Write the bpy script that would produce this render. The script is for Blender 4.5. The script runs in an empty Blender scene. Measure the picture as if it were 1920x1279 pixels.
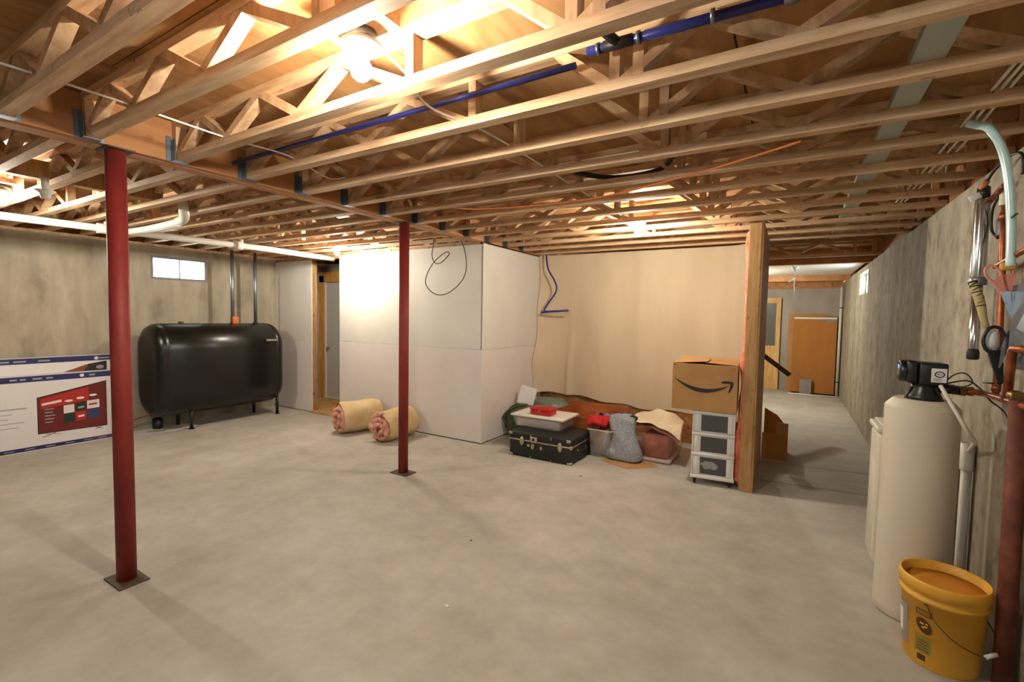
import bpy, bmesh, math, random
from math import sin, cos, pi, radians, sqrt
from mathutils import Vector, Matrix, Quaternion
random.seed(7)
S = bpy.context.scene
COL = S.collection

# ------------------------------------------------------------------ camera
cam_d = bpy.data.cameras.new('camera'); cam = bpy.data.objects.new('camera', cam_d); COL.objects.link(cam)
cam_d.sensor_width = 36; cam_d.sensor_fit = 'HORIZONTAL'; cam_d.lens = 36 * 875.0 / 1920
cam_d.clip_start = .02
def _n(v): return Vector(v).normalized()
_dY = _n((526, -37.5, 875)); _dX = -_n((-1460, -72.5, 875)); _dX = (_dX - _dY * _dX.dot(_dY)).normalized()
_dZ = _dX.cross(_dY)
if _dZ.y > 0: _dZ = -_dZ
# camera axes in the world (image x, image y down, forward)
ax = Vector((_dX.x, _dY.x, _dZ.x)); ay = -Vector((_dX.y, _dY.y, _dZ.y)); az = -Vector((_dX.z, _dY.z, _dZ.z))
M = Matrix.Identity(4)
for r in range(3): M[r][0] = ax[r]; M[r][1] = ay[r]; M[r][2] = az[r]
M[2][3] = 1.45
cam.matrix_world = M
S.camera = cam

# ------------------------------------------------------------------ world, exposure
S.view_settings.view_transform = 'Standard'; S.view_settings.look = 'None'
S.view_settings.gamma = 1; S.view_settings.use_curve_mapping = False
S.view_settings.exposure = 1.0
S.cycles.use_denoising = True
S.cycles.max_bounces = 8; S.cycles.diffuse_bounces = 5; S.cycles.sample_clamp_indirect = 6
w = bpy.data.worlds.new('sky'); S.world = w; w.use_nodes = True
bg = w.node_tree.nodes['Background']; bg.inputs[0].default_value = (.72, .88, 1, 1); bg.inputs[1].default_value = 14.0
BULB = 900.0          # radiance of the lamp globes
WARM = (1, .935, .80)

# ------------------------------------------------------------------ materials
MATS = {}
def new_mat(name):
    m = bpy.data.materials.new(name); m.use_nodes = True; MATS[name] = m
    return m, m.node_tree, m.node_tree.nodes['Principled BSDF']
def rgb(h):
    v = [int(h[i:i+2], 16) / 255 for i in (0, 2, 4)]
    return tuple((c / 12.92 if c <= .04045 else ((c + .055) / 1.055) ** 2.4) for c in v) + (1,)
def plain(name, col, rough=.6, metal=0, bump=0, bscale=40, spec=.5, emit=None, estr=0, vary=0, vscale=5, trans=0, alpha=1, coords='Object'):
    m, t, b = new_mat(name); c = rgb(col) if isinstance(col, str) else tuple(col) + (1,)
    b.inputs['Base Color'].default_value = c; b.inputs['Roughness'].default_value = rough
    b.inputs['Metallic'].default_value = metal; b.inputs['Specular IOR Level'].default_value = spec
    if emit: b.inputs['Emission Color'].default_value = tuple(emit) + (1,); b.inputs['Emission Strength'].default_value = estr
    if trans: b.inputs['Transmission Weight'].default_value = trans
    if alpha < 1: b.inputs['Alpha'].default_value = alpha
    tc = t.nodes.new('ShaderNodeTexCoord')
    if vary:
        n = t.nodes.new('ShaderNodeTexNoise'); n.inputs['Scale'].default_value = vscale; n.inputs['Detail'].default_value = 5
        t.links.new(tc.outputs[coords], n.inputs['Vector'])
        mx = t.nodes.new('ShaderNodeMix'); mx.data_type = 'RGBA'
        mx.inputs['A'].default_value = tuple(x * (1 - vary) for x in c[:3]) + (1,)
        mx.inputs['B'].default_value = tuple(min(1, x * (1 + vary)) for x in c[:3]) + (1,)
        t.links.new(n.outputs['Fac'], mx.inputs['Factor']); t.links.new(mx.outputs['Result'], b.inputs['Base Color'])
    if bump:
        n = t.nodes.new('ShaderNodeTexNoise'); n.inputs['Scale'].default_value = bscale; n.inputs['Detail'].default_value = 4
        t.links.new(tc.outputs[coords], n.inputs['Vector'])
        bp = t.nodes.new('ShaderNodeBump'); bp.inputs['Strength'].default_value = bump; bp.inputs['Distance'].default_value = .01
        t.links.new(n.outputs['Fac'], bp.inputs['Height']); t.links.new(bp.outputs['Normal'], b.inputs['Normal'])
    return m
def ramp(t, stops):
    r = t.nodes.new('ShaderNodeValToRGB'); e = r.color_ramp.elements
    e[0].position = stops[0][0]; e[0].color = rgb(stops[0][1])
    e[1].position = stops[-1][0]; e[1].color = rgb(stops[-1][1])
    for p, c in stops[1:-1]:
        x = e.new(p); x.color = rgb(c)
    return r
def noise_mat(name, stops, scale, stretch=(1, 1, 1), detail=6, rough=.8, bump=.2, bdist=.005, second=None, rand=0, coords='Object', distort=0, rough_n=.6):
    """colour from stretched noise; second=(stops2, scale2, stretch2, amount) multiplies a second pattern"""
    m, t, b = new_mat(name); b.inputs['Roughness'].default_value = rough
    tc = t.nodes.new('ShaderNodeTexCoord')
    def tex(sc, st, det, dis=0):
        mp = t.nodes.new('ShaderNodeMapping'); mp.inputs['Scale'].default_value = st
        t.links.new(tc.outputs[coords], mp.inputs['Vector'])
        if rand:
            oi = t.nodes.new('ShaderNodeObjectInfo'); ml = t.nodes.new('ShaderNodeMath'); ml.operation = 'MULTIPLY'; ml.inputs[1].default_value = 37
            t.links.new(oi.outputs['Random'], ml.inputs[0])
            cx = t.nodes.new('ShaderNodeCombineXYZ')
            for i in range(3): t.links.new(ml.outputs[0], cx.inputs[i])
            t.links.new(cx.outputs[0], mp.inputs['Location'])
        n = t.nodes.new('ShaderNodeTexNoise'); n.inputs['Scale'].default_value = sc; n.inputs['Detail'].default_value = det
        n.inputs['Distortion'].default_value = dis; n.inputs['Roughness'].default_value = rough_n
        t.links.new(mp.outputs[0], n.inputs['Vector']); return n
    n1 = tex(scale, stretch, detail, distort); r1 = ramp(t, stops); t.links.new(n1.outputs['Fac'], r1.inputs[0]); out = r1.outputs[0]
    if second:
        n2 = tex(second[1], second[2], 4); r2 = ramp(t, second[0]); t.links.new(n2.outputs['Fac'], r2.inputs[0])
        mx = t.nodes.new('ShaderNodeMix'); mx.data_type = 'RGBA'; mx.blend_type = 'MULTIPLY'; mx.inputs['Factor'].default_value = second[3]
        t.links.new(out, mx.inputs['A']); t.links.new(r2.outputs[0], mx.inputs['B']); out = mx.outputs['Result']
    if rand:
        oi = t.nodes.new('ShaderNodeObjectInfo'); mr = t.nodes.new('ShaderNodeMapRange'); mr.inputs['To Min'].default_value = 1 - rand; mr.inputs['To Max'].default_value = 1 + rand * .5
        t.links.new(oi.outputs['Random'], mr.inputs['Value'])
        vm = t.nodes.new('ShaderNodeVectorMath'); vm.operation = 'SCALE'
        t.links.new(out, vm.inputs[0]); t.links.new(mr.outputs[0], vm.inputs['Scale']); out = vm.outputs[0]
    t.links.new(out, b.inputs['Base Color'])
    if bump:
        bp = t.nodes.new('ShaderNodeBump'); bp.inputs['Strength'].default_value = bump; bp.inputs['Distance'].default_value = bdist
        t.links.new(n1.outputs['Fac'], bp.inputs['Height']); t.links.new(bp.outputs['Normal'], b.inputs['Normal'])
    return m
WHITE2 = [(.3, 'ffffff'), (.7, 'ffffff')]
noise_mat('floor', [(.3, 'a8a398'), (.5, 'b4afa4'), (.7, 'c0bbb1')], 3.2, (1, 1, 1), 12, .78, .15, .003,
          ([(.36, 'd6d1c8'), (.6, 'ffffff')], .9, (1, 1, 1), .6), rough_n=.72)
noise_mat('concrete_right', [(.25, '807869'), (.5, '9f9684'), (.75, 'b5ad9c')], 2.3, (1, 1.7, .16), 6, .85, .3, .006,
          ([(.30, 'a19c92'), (.46, 'e8e4dc'), (.62, 'ffffff')], 9, (1, 1, .8), .75))
noise_mat('concrete_left', [(.25, '90887a'), (.5, 'a69b88'), (.75, 'b9ae9a')], 3.2, (1, 1.6, .3), 9, .85, .3, .006,
          ([(.32, 'b4b0a4'), (.45, 'f0ede6'), (.62, 'ffffff')], 3.5, (1, 1, .6), .6))
noise_mat('concrete_far', [(.25, '968e80'), (.5, 'b0a798'), (.75, 'c2baaa')], 1.6, (1, 1, .4), 7, .85, .2, .006)
noise_mat('lumber', [(.3, 'b08a63'), (.5, 'cda880'), (.72, 'e0c29c')], 9, (.35, 3.5, 3.5), 5, .7, .1, .002,
          ([(.27, '7a4a28'), (.36, 'ffffff')], 9, (1, 2, 2), .7), rand=.22)
noise_mat('lumber_web', [(.3, 'a88461'), (.5, 'c7a37c'), (.72, 'dbbb94')], 9, (2, 2, .5), 5, .7, .1, .002, rand=.25)
noise_mat('stud_wood', [(.3, '8f6a40'), (.5, 'aa8352'), (.72, 'bd9867')], 8, (4, 4, .4), 5, .7, .15, .002,
          ([(.3, '6b4422'), (.38, 'ffffff')], 12, (1.5, 1.5, .7), .8))
noise_mat('plywood', [(.25, '82572f'), (.45, '9f703f'), (.6, 'b08352'), (.8, 'c39a69')], 1.6, (2.5, .5, 1), 7, .75, .1, .003,
          ([(.28, '8a5525'), (.4, 'ffffff')], 5, (1, .5, 1), .6), rand=.16, distort=1.5)
noise_mat('beam_lumber', [(.25, 'a0683a'), (.5, 'bd8350'), (.8, 'd29f6c')], 3, (2, .3, 3), 6, .7, .1, .003,
          ([(.28, '70401c'), (.36, 'ffffff')], 8, (1, .6, 1), .7), rand=.1)
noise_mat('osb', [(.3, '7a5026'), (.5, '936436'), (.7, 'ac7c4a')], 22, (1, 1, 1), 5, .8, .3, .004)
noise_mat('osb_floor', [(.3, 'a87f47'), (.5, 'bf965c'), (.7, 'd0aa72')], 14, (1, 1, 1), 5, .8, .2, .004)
noise_mat('dark_wood', [(.3, '3d2012'), (.7, '5a3420')], 10, (1, 1, 1), 5, .6)
noise_mat('red_wood', [(.3, '7d411f'), (.5, '9d5528'), (.7, 'b56a36')], 6, (.5, 3, 3), 5, .5)
noise_mat('pine_door', [(.3, 'c79a58'), (.5, 'd8ae6c'), (.7, 'e2bd80')], 5, (4, 4, .5), 5, .6)
noise_mat('pine_frame', [(.3, 'b27a33'), (.5, 'cf9447'), (.7, 'dda75c')], 7, (4, 4, .5), 5, .6,
          second=([(.3, '7a4a20'), (.37, 'ffffff')], 9, (1, 1, 1), .7))
noise_mat('drywall', [(.3, 'cfcbc0'), (.7, 'd9d5cb')], 1.4, (1, 1, 1), 4, .9, .03, .002)
noise_mat('drywall_low', [(.3, 'd3cac4'), (.7, 'dcd4ce')], 1.4, (1, 1, 1), 4, .9, .03, .002)
noise_mat('kraft', [(.3, 'bfab8c'), (.55, 'cbb899'), (.75, 'd4c3a6')], 1.8, (1, 1, .3), 5, .8, .1, .01)
noise_mat('kraft_roll', [(.3, 'bda273'), (.55, 'cfb587'), (.75, 'dac396')], 5, (1, 1, 1), 5, .7, .3, .006)
noise_mat('pink_wool', [(.3, 'bd7f6c'), (.5, 'd39a86'), (.7, 'e0b09f')], 16, (1, 1, 1), 6, .95, .8, .02)
noise_mat('pink_wool_deep', [(.3, 'c4583f'), (.5, 'e07a5c'), (.7, 'ee9a7c')], 18, (1, 1, 1), 6, .95, .8, .02)
noise_mat('red_steel', [(.3, '641610'), (.5, '7e2019'), (.7, '8e2c22')], 6, (1, 1, .5), 5, .62, .1, .002,
          ([(.25, 'b08a70'), (.33, 'ffffff')], 30, (1, 1, 1), .5))
noise_mat('base_steel', [(.3, '37291a'), (.7, '58432c')], 12, (1, 1, 1), 5, .6)
noise_mat('tank_black', [(.3, '0d0c0a'), (.7, '14130f')], 60, (1, 1, 1), 3, .3, .05, .001)
noise_mat('cardboard', [(.3, 'a57a48'), (.7, 'b68a57')], 4, (1, 1, 1), 5, .8, .05, .001)
noise_mat('cardboard_dark', [(.3, '9a6226'), (.7, 'b0752f')], 2, (1, 1, .4), 5, .8, .05, .001)
noise_mat('grey_knit', [(.35, '7d828a'), (.5, '90949b'), (.65, 'a2a6ab')], 60, (1, 1, 1), 4, .95, .6, .006)
noise_mat('trunk_black', [(.3, '0e0e0e'), (.7, '1a1918')], 120, (1, 1, 1), 3, .55, .3, .001)
noise_mat('duffel_green', [(.3, '3b4228'), (.7, '505638')], 12, (1, 1, 1), 4, .9, .4, .01)
noise_mat('papers', [(.3, 'b9a396'), (.45, 'd8c8bd'), (.6, 'c7b8b6'), (.75, 'e6dcd2')], 6, (1, 1, 9), 3, .8, .1)
noise_mat('mixed_clothes', [(.3, '6b5a4c'), (.45, 'b0744c'), (.55, '5f7f86'), (.7, 'c9b9a4')], 7, (1, 1, .7), 3, .8, .2, distort=.5)
noise_mat('red_contents', [(.3, '80372e'), (.5, '99503f'), (.7, 'b3735f')], 8, (1, 1, 1), 3, .7, .2)
noise_mat('paper_blanket', [(.3, 'd4c3a2'), (.7, 'e6d8ba')], 6, (1, 1, 1), 4, .8, .3, .01)
noise_mat('pail_yellow', [(.3, 'cf9728'), (.5, 'd9a233'), (.7, 'dfab40')], 5, (1, 1, 1), 5, .45, .05, .001)
noise_mat('pail_inside', [(.3, 'b87218'), (.5, 'c98220'), (.7, 'd0953a')], 6, (1, 1, 1), 5, .6, .2, .004)
noise_mat('copper', [(.3, '7a3d20'), (.5, 'a0583a'), (.7, 'b9714a')], 14, (1, 1, 1), 5, .4, .1, .001)
MATS['copper'].node_tree.nodes['Principled BSDF'].inputs['Metallic'].default_value = .7
noise_mat('rust_pipe', [(.3, '4a2216'), (.5, '64301f'), (.7, '7c4630')], 10, (1, 1, 1), 5, .7, .2, .002)
plain('galv', '7d8488', .4, .8, vary=.2, vscale=12)
plain('hanger', '66727c', .45, .6, vary=.2, vscale=12)
plain('white_paint', 'd9d6cf', .5)
plain('door_white', 'c6c2b8', .45)
plain('pvc', 'ddd8cc', .35)
plain('cable_white', 'd7d2c8', .5)
plain('cable_black', '1c1a18', .5)
plain('cable_brown', '4a3a2c', .5)
plain('cable_orange', 'c06a35', .45)
plain('pex_blue', '232e78', .35)
plain('pex_black', '141414', .4)
plain('chrome', 'cfcfcf', .15, 1)
plain('steel_tube', 'c9ccd0', .16, 1)
plain('brass', '8a6a3c', .35, .9)
plain('black_plastic', '121316', .35)
plain('black_rubber', '17171a', .6)
plain('tank_vinyl', 'c9c0ac', .5, vary=.05, vscale=3)
plain('brine_plastic', 'cfc8b6', .5)
plain('label_white', 'dddcd8', .5)
plain('label_grey', '8a8580', .5)
plain('led_blue', '3050ff', .4, emit=(.1, .2, 1), estr=1.2)
plain('hose_clear', 'bfe0e0', .12, spec=.8, vary=.1, vscale=30)
plain('cart_white', 'e0dedb', .35)
plain('cart_mesh', '4b4d50', .4, vary=.25, vscale=60)
plain('cart_side', '9a9ea2', .25)
plain('cloud', '9a9a99', .7, vary=.2, vscale=30)
plain('tv_white', 'd8d3d2', .5)
plain('tv_navy', '1d2358', .5)
plain('tv_purple', '56305e', .5)
plain('tv_red', '641713', .4, vary=.35, vscale=5)
plain('tv_redbright', 'a8221a', .4)
plain('tv_dark', '241c1c', .4)
plain('tv_blue', '2b3a62', .4)
plain('tv_green', '1c2a22', .4)
plain('tv_text', '9a9698', .5)
plain('tv_orange', '7c3f18', .5)
plain('ink', '1b1a19', .6)
plain('red_plastic', 'b31217', .35)
plain('red_cloth', 'b80f12', .8, bump=.5, bscale=30)
plain('blue_cloth', '5f8db8', .8)
plain('lid_white', 'e2ddd0', .4)
plain('nickel', 'b5a98f', .35, .8, vary=.2, vscale=40)
plain('scissor_pink', 'd88a7c', .35)
plain('blade', 'c4c8cc', .25, 1)
plain('tag_yellow', 'c79a3e', .5)
plain('tape_cream', 'b5a672', .5)
plain('pail_brown', '4a2a10', .5)
plain('pail_olive', '8a7a30', .5)
plain('cream', 'd9d2bd', .6)
plain('porcelain', 'e0ddd4', .4)
plain('foil', 'a8b0a8', .4, .3)
plain('pane_grey', '66665f', .25)
plain('teal_plastic', '6f7a70', .35, vary=.3, vscale=8)
plain('white_vinyl', 'cfe0e4', .4)
plain('window_steel', '6c6a72', .5)
plain('handrail', '4a2414', .5)
def glassy(name, col, alpha):
    m = plain(name, col, .1); m.node_tree.nodes['Principled BSDF'].inputs['Alpha'].default_value = alpha; return m
glassy('clear_plastic', 'd8dadb', .33)
glassy('clear_red', 'b98478', .35)
glassy('window_glass', 'ffffff', .04)
m, t, b = new_mat('lamp_glow'); t.nodes.remove(b); e = t.nodes.new('ShaderNodeEmission'); e.inputs[0].default_value = WARM + (1,); e.inputs[1].default_value = BULB
t.links.new(e.outputs[0], t.nodes['Material Output'].inputs[0])

# ------------------------------------------------------------------ mesh builder
class MB:
    def __init__(s): s.v = []; s.f = []; s.sm = []; s.mi = []
    def add(s, vs, fs, smooth=False, mi=0):
        o = len(s.v); s.v += [tuple(v) for v in vs]
        for f in fs: s.f.append(tuple(i + o for i in f)); s.sm.append(smooth); s.mi.append(mi)
        return s
    def box(s, a, b, mi=0, rot=None, piv=None):
        x0, y0, z0 = a; x1, y1, z1 = b
        vs = [Vector(p) for p in ((x0,y0,z0),(x1,y0,z0),(x1,y1,z0),(x0,y1,z0),(x0,y0,z1),(x1,y0,z1),(x1,y1,z1),(x0,y1,z1))]
        if rot:
            p = Vector(piv or (0, 0, 0)); vs = [rot @ (v - p) + p for v in vs]
        return s.add(vs, [(0,3,2,1),(4,5,6,7),(0,1,5,4),(1,2,6,5),(2,3,7,6),(3,0,4,7)], mi=mi)
    def bbox(s, a, b, r=.01, seg=3, mi=0, rot=None, piv=None, smooth=True):
        bm = bmesh.new(); bmesh.ops.create_cube(bm, size=1)
        for v in bm.verts: v.co = Vector([(a[i] + b[i]) / 2 + v.co[i] * (b[i] - a[i]) for i in range(3)])
        bmesh.ops.bevel(bm, geom=bm.edges[:], offset=r, segments=seg, profile=.5, affect='EDGES')
        bm.verts.index_update()
        vs = [v.co.copy() for v in bm.verts]
        if rot:
            p = Vector(piv or (0, 0, 0)); vs = [rot @ (v - p) + p for v in vs]
        s.add(vs, [[v.index for v in f.verts] for f in bm.faces], smooth, mi); bm.free(); return s
    def bar(s, p, q, w, h, up=(0, 1, 0), mi=0):
        """rectangular bar from p to q; h along 'up', w across"""
        p = Vector(p); q = Vector(q); d = (q - p).normalized(); u = Vector(up); u = (u - d * u.dot(d)).normalized(); x = d.cross(u)
        vs = [c + x * a * w / 2 + u * b * h / 2 for c in (p, q) for a, b in ((-1,-1),(1,-1),(1,1),(-1,1))]
        return s.add(vs, [(0,1,2,3),(7,6,5,4),(0,4,5,1),(1,5,6,2),(2,6,7,3),(3,7,4,0)], mi=mi)
    def tube(s, pts, r, n=10, cap=True, mi=0, smooth=True, res=0):
        pts = [Vector(p) for p in pts]
        if res:
            q = []; P = [pts[0]] + pts + [pts[-1]]
            for i in range(1, len(P) - 2):
                for k in range(res):
                    t_ = k / res; a, b_, c, d = P[i-1], P[i], P[i+1], P[i+2]
                    q.append(.5 * ((2*b_) + (c-a)*t_ + (2*a-5*b_+4*c-d)*t_*t_ + (3*b_-a-3*c+d)*t_**3))
            q.append(pts[-1]); pts = q
        rs = r if isinstance(r, (list, tuple)) else [r] * len(pts)
        if len(rs) != len(pts): rs = [rs[min(len(rs)-1, int(i * len(rs) / len(pts)))] for i in range(len(pts))]
        d = (pts[1] - pts[0]).normalized(); u = Vector((0, 0, 1)) if abs(d.z) < .9 else Vector((1, 0, 0))
        u = (u - d * u.dot(d)).normalized(); vs = []
        for i, p in enumerate(pts):
            d2 = ((pts[i] - pts[i-1]) if i else (pts[1] - pts[0])).normalized()
            if 0 < i < len(pts) - 1: d2 = ((pts[i+1] - pts[i]).normalized() + d2).normalized()
            u = (u - d2 * u.dot(d2)).normalized(); x = d2.cross(u)
            for k in range(n):
                a = 2 * pi * k / n; vs.append(p + (u * cos(a) + x * sin(a)) * rs[i])
        fs = [(i*n+k, i*n+(k+1) % n, (i+1)*n+(k+1) % n, (i+1)*n+k) for i in range(len(pts)-1) for k in range(n)]
        s.add(vs, fs, smooth, mi)
        if cap:
            o = len(s.v) - len(vs)
            s.f.append(tuple(o + k for k in reversed(range(n)))); s.sm.append(False); s.mi.append(mi)
            s.f.append(tuple(o + (len(pts)-1)*n + k for k in range(n))); s.sm.append(False); s.mi.append(mi)
        return s
    def lathe(s, prof, c=(0, 0, 0), n=32, axis='Z', mi=0, smooth=True, cap=True, sx=1, sy=1):
        vs = []
        for r, z in prof:
            for k in range(n):
                a = 2*pi*k/n; x, y = r*cos(a)*sx, r*sin(a)*sy
                p = (x, y, z) if axis == 'Z' else ((z, x, y) if axis == 'X' else (x, z, y))
                vs.append(Vector(p) + Vector(c))
        fs = [(i*n+k, i*n+(k+1) % n, (i+1)*n+(k+1) % n, (i+1)*n+k) for i in range(len(prof)-1) for k in range(n)]
        o = len(s.v); s.add(vs, fs, smooth, mi)
        if cap:
            s.f.append(tuple(o + k for k in reversed(range(n)))); s.sm.append(False); s.mi.append(mi)
            s.f.append(tuple(o + (len(prof)-1)*n + k for k in range(n))); s.sm.append(False); s.mi.append(mi)
        return s
    def prism(s, poly, d0, d1, plane='XZ', mi=0, smooth=False):
        def P(a, b, d): return {'XZ': (a, d, b), 'XY': (a, b, d), 'YZ': (d, a, b)}[plane]
        n = len(poly); vs = [P(a, b, d0) for a, b in poly] + [P(a, b, d1) for a, b in poly]
        s.add(vs, [(k, (k+1) % n, n+(k+1) % n, n+k) for k in range(n)], smooth, mi)
        o = len(s.v) - 2*n
        s.f.append(tuple(o+k for k in reversed(range(n)))); s.sm.append(False); s.mi.append(mi)
        s.f.append(tuple(o+n+k for k in range(n))); s.sm.append(False); s.mi.append(mi)
        return s
    def grid(s, f, nu, nv, mi=0, smooth=True, close_u=False):
        vs = [f(i / nu, j / nv) for j in range(nv + 1) for i in range(nu + 1)]
        fs = [(j*(nu+1)+i, j*(nu+1)+i+1, (j+1)*(nu+1)+i+1, (j+1)*(nu+1)+i) for j in range(nv) for i in range(nu)]
        return s.add(vs, fs, smooth, mi)
    def mesh(s, name, off=(0, 0, 0)):
        me = bpy.data.meshes.new(name)
        me.from_pydata([(x-off[0], y-off[1], z-off[2]) for x, y, z in s.v], [], s.f)
        me.polygons.foreach_set('use_smooth', s.sm); me.polygons.foreach_set('material_index', s.mi)
        bm = bmesh.new(); bm.from_mesh(me); bmesh.ops.recalc_face_normals(bm, faces=bm.faces); bm.to_mesh(me); bm.free()
        me.update(); return me

def tag(o, label=None, cat=None, group=None, kind=None):
    if label: o['label'] = label
    if cat: o['category'] = cat
    if group: o['group'] = group
    if kind: o['kind'] = kind
    return o
def obj(name, mb, mat, parent=None, label=None, cat=None, group=None, kind=None, loc=None, world=True):
    """link mb as ONE mesh object. Coordinates are world coordinates unless the parent is rotated (world=False)"""
    base = (0, 0, 0)
    if parent is not None and world:
        p = parent; base = Vector((0, 0, 0))
        while p: base = base + p.location; p = p.parent
    if parent is None and loc is not None: base = loc
    me = mb if isinstance(mb, bpy.types.Mesh) else mb.mesh(name, base if parent is None or world else (0, 0, 0))
    for mm in (mat if isinstance(mat, (list, tuple)) else [mat]):
        me.materials.append(MATS[mm])
    o = bpy.data.objects.new(name, me); COL.objects.link(o)
    if parent is not None: o.parent = parent
    elif loc is not None: o.location = loc
    return tag(o, label, cat, group, kind)
def thing(name, label, cat, loc, rz=0, group=None):
    o = bpy.data.objects.new(name, None); COL.objects.link(o); o.location = loc; o.rotation_euler = (0, 0, rz)
    o.empty_display_size = .1
    return tag(o, label, cat, group)
def copy_tree(o, parent=None):
    c = o.copy(); COL.objects.link(c)
    if parent: c.parent = parent
    for ch in list(o.children): copy_tree(ch, c)
    return c
B = lambda *a, **k: MB().box(*a, **k)
BB = lambda *a, **k: MB().bbox(*a, **k)

# ------------------------------------------------------------------ key dimensions (from the photograph)
XR, XL, YB, YF = .83, -6.80, -2.6, 11.4       # right wall, left wall, wall behind the camera, far wall
ZC, CH = 2.265, .037                           # underside of trusses, chord thickness
ZT = 2.445                                     # underside of top chords
ZS = ZT + CH                                   # subfloor underside
WT = .2

# ================================================================== SETTING
def wall_open(name, mat, plane, c0, c1, a0, a1, z0, z1, holes):
    """wall slab with rectangular holes; plane 'X' = slab c0..c1 in x running along y"""
    mb = MB(); hs = sorted(holes); cur = a0
    def bx(p, q, zz0, zz1):
        if q - p < 1e-4 or zz1 - zz0 < 1e-4: return
        mb.box((c0, p, zz0), (c1, q, zz1)) if plane == 'X' else mb.box((p, c0, zz0), (q, c1, zz1))
    for (h0, h1, hz0, hz1) in hs:
        bx(cur, h0, z0, z1); bx(h0, h1, z0, hz0); bx(h0, h1, hz1, z1); cur = h1
    bx(cur, a1, z0, z1)
    return obj(name, mb, mat, kind='structure')
fl_ = obj('floor', B((XL - WT, YB - WT, -.15), (XR + WT, YF + WT, 0)), 'floor', kind='structure')
LW = (2.66, 3.31, 1.83, 2.125)                 # left window
RW = (7.72, 8.60, 1.845, 2.155)                # right window
BW = (-.9, .1, 1.75, 2.1)
RW2 = (-.35, .52, 1.845, 2.155)
wl = wall_open('wall_left', 'concrete_left', 'X', XL - WT, XL, YB, 5.6, 0, 2.235, [LW])
wr = wall_open('wall_right', 'concrete_right', 'X', XR, XR + WT, YB, YF, 0, 2.225, [RW, RW2])
obj('wall_far', B((-3.3, YF, 0), (XR + WT, YF + WT, 2.12)), 'concrete_far', kind='structure')
wall_open('wall_back', 'concrete_left', 'Y', YB - WT, YB, XL - WT, XR + WT, 0, 2.235, [BW])
# sill plates and rim boards
obj('trim_1', B((XR + .05, YB, 2.225), (XR + WT, YF, ZC)), 'stud_wood', kind='structure')
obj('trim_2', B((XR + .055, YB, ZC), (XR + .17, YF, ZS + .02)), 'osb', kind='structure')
obj('trim_3', B((XL - WT, YB, 2.235), (XL - .01, 5.6, ZC)), 'lumber', kind='structure')
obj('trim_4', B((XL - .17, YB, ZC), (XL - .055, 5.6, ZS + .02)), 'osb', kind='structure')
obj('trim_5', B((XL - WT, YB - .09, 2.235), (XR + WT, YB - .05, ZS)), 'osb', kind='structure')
obj('trim_6', MB().box((-3.3, YF - .04, 2.12), (XR, YF + .1, ZS)), 'beam_lumber', kind='structure')
# joints sawn in the floor of the passage
for i, (xa, ya, xb, yb) in enumerate(((-.20, 4.755, XR, 4.86), (-.20, 5.39, XR, 5.55))):
    obj('trim_%d' % (7 + i), MB().bar((xa, ya, .0005), (xb, yb, .0005), .007, .002, up=(0, 0, 1)), 'cable_brown', kind='structure')
# subfloor: a ceiling of plywood sheets
ceil = bpy.data.objects.new('ceiling', None); COL.objects.link(ceil); ceil.location = (0, 0, ZS); tag(ceil, kind='structure')
SW, SL = 1.155, 2.31
sheet = None; row = 0; x = XR + .1
while x > XL - .3:
    y = YB - (0 if row % 2 else 1.15)
    while y < YF:
        if not (x < -3.4 and y > 5.6):
            if sheet is None:
                sheet = obj('plywood_sheet', B((-SW + .004, .002, 0), (-.004, SL - .004, .018)), 'plywood', ceil, world=False); o = sheet
            else:
                o = sheet.copy(); COL.objects.link(o)
            o.parent = ceil; o.location = (x, y, random.uniform(0, .002))
        y += SL
    x -= SW; row += 1

obj('light_block_slab', B((XL - WT, YB - WT, ZS + .021), (XR + WT, YF + WT, ZS + .12)), 'osb', kind='structure')  # unseen slab added over the plywood sheets to keep skylight from leaking in
obj('wall_stairwell', B((-3.4, 5.78, 0), (-3.3, YF + WT, ZS + .02)), 'concrete_far', kind='structure')
obj('wall_upper_far', B((-3.3, YF + .1, 2.12), (XR + WT, YF + WT, ZS + .02)), 'osb', kind='structure')
obj('wall_behind', B((XL - WT, 5.6, 0), (-3.3, 5.75, ZS + .02)), 'concrete_left', kind='structure')
# windows
def window(name, plane_x, sgn, W, frame_mat, depth, fr=.022):
    y0, y1, z0, z1 = W; x = plane_x + sgn * depth
    e = bpy.data.objects.new(name, None); COL.objects.link(e); e.location = (x, (y0+y1)/2, z0); tag(e, kind='structure')
    mb = MB()
    mb.box((x-.02, y0, z0), (x+.02, y0+fr, z1)); mb.box((x-.02, y1-fr, z0), (x+.02, y1, z1))
    mb.box((x-.02, y0+fr, z0), (x+.02, y1-fr, z0+fr)); mb.box((x-.02, y0+fr, z1-fr), (x+.02, y1-fr, z1))
    obj('window_frame', mb, frame_mat, e)
    obj('meeting_stile', B((x-.014, (y0+y1)/2-.007, z0+fr), (x+.014, (y0+y1)/2+.007, z1-fr)), frame_mat, e)
    ym = (y0+y1)/2
    for a, b_ in ((y0+fr, ym-.007), (ym+.007, y1-fr)):
        obj('pane', B((x-.003, a, z0+fr), (x+.003, b_, z1-fr)), 'window_glass', e)
    return e
window('window_1', XL, -1, LW, 'window_steel', .022, .032)
window('window_2', XR, 1, RW, 'white_vinyl', .10)
window('window_4', XR, 1, RW2, 'white_vinyl', .10)
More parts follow.
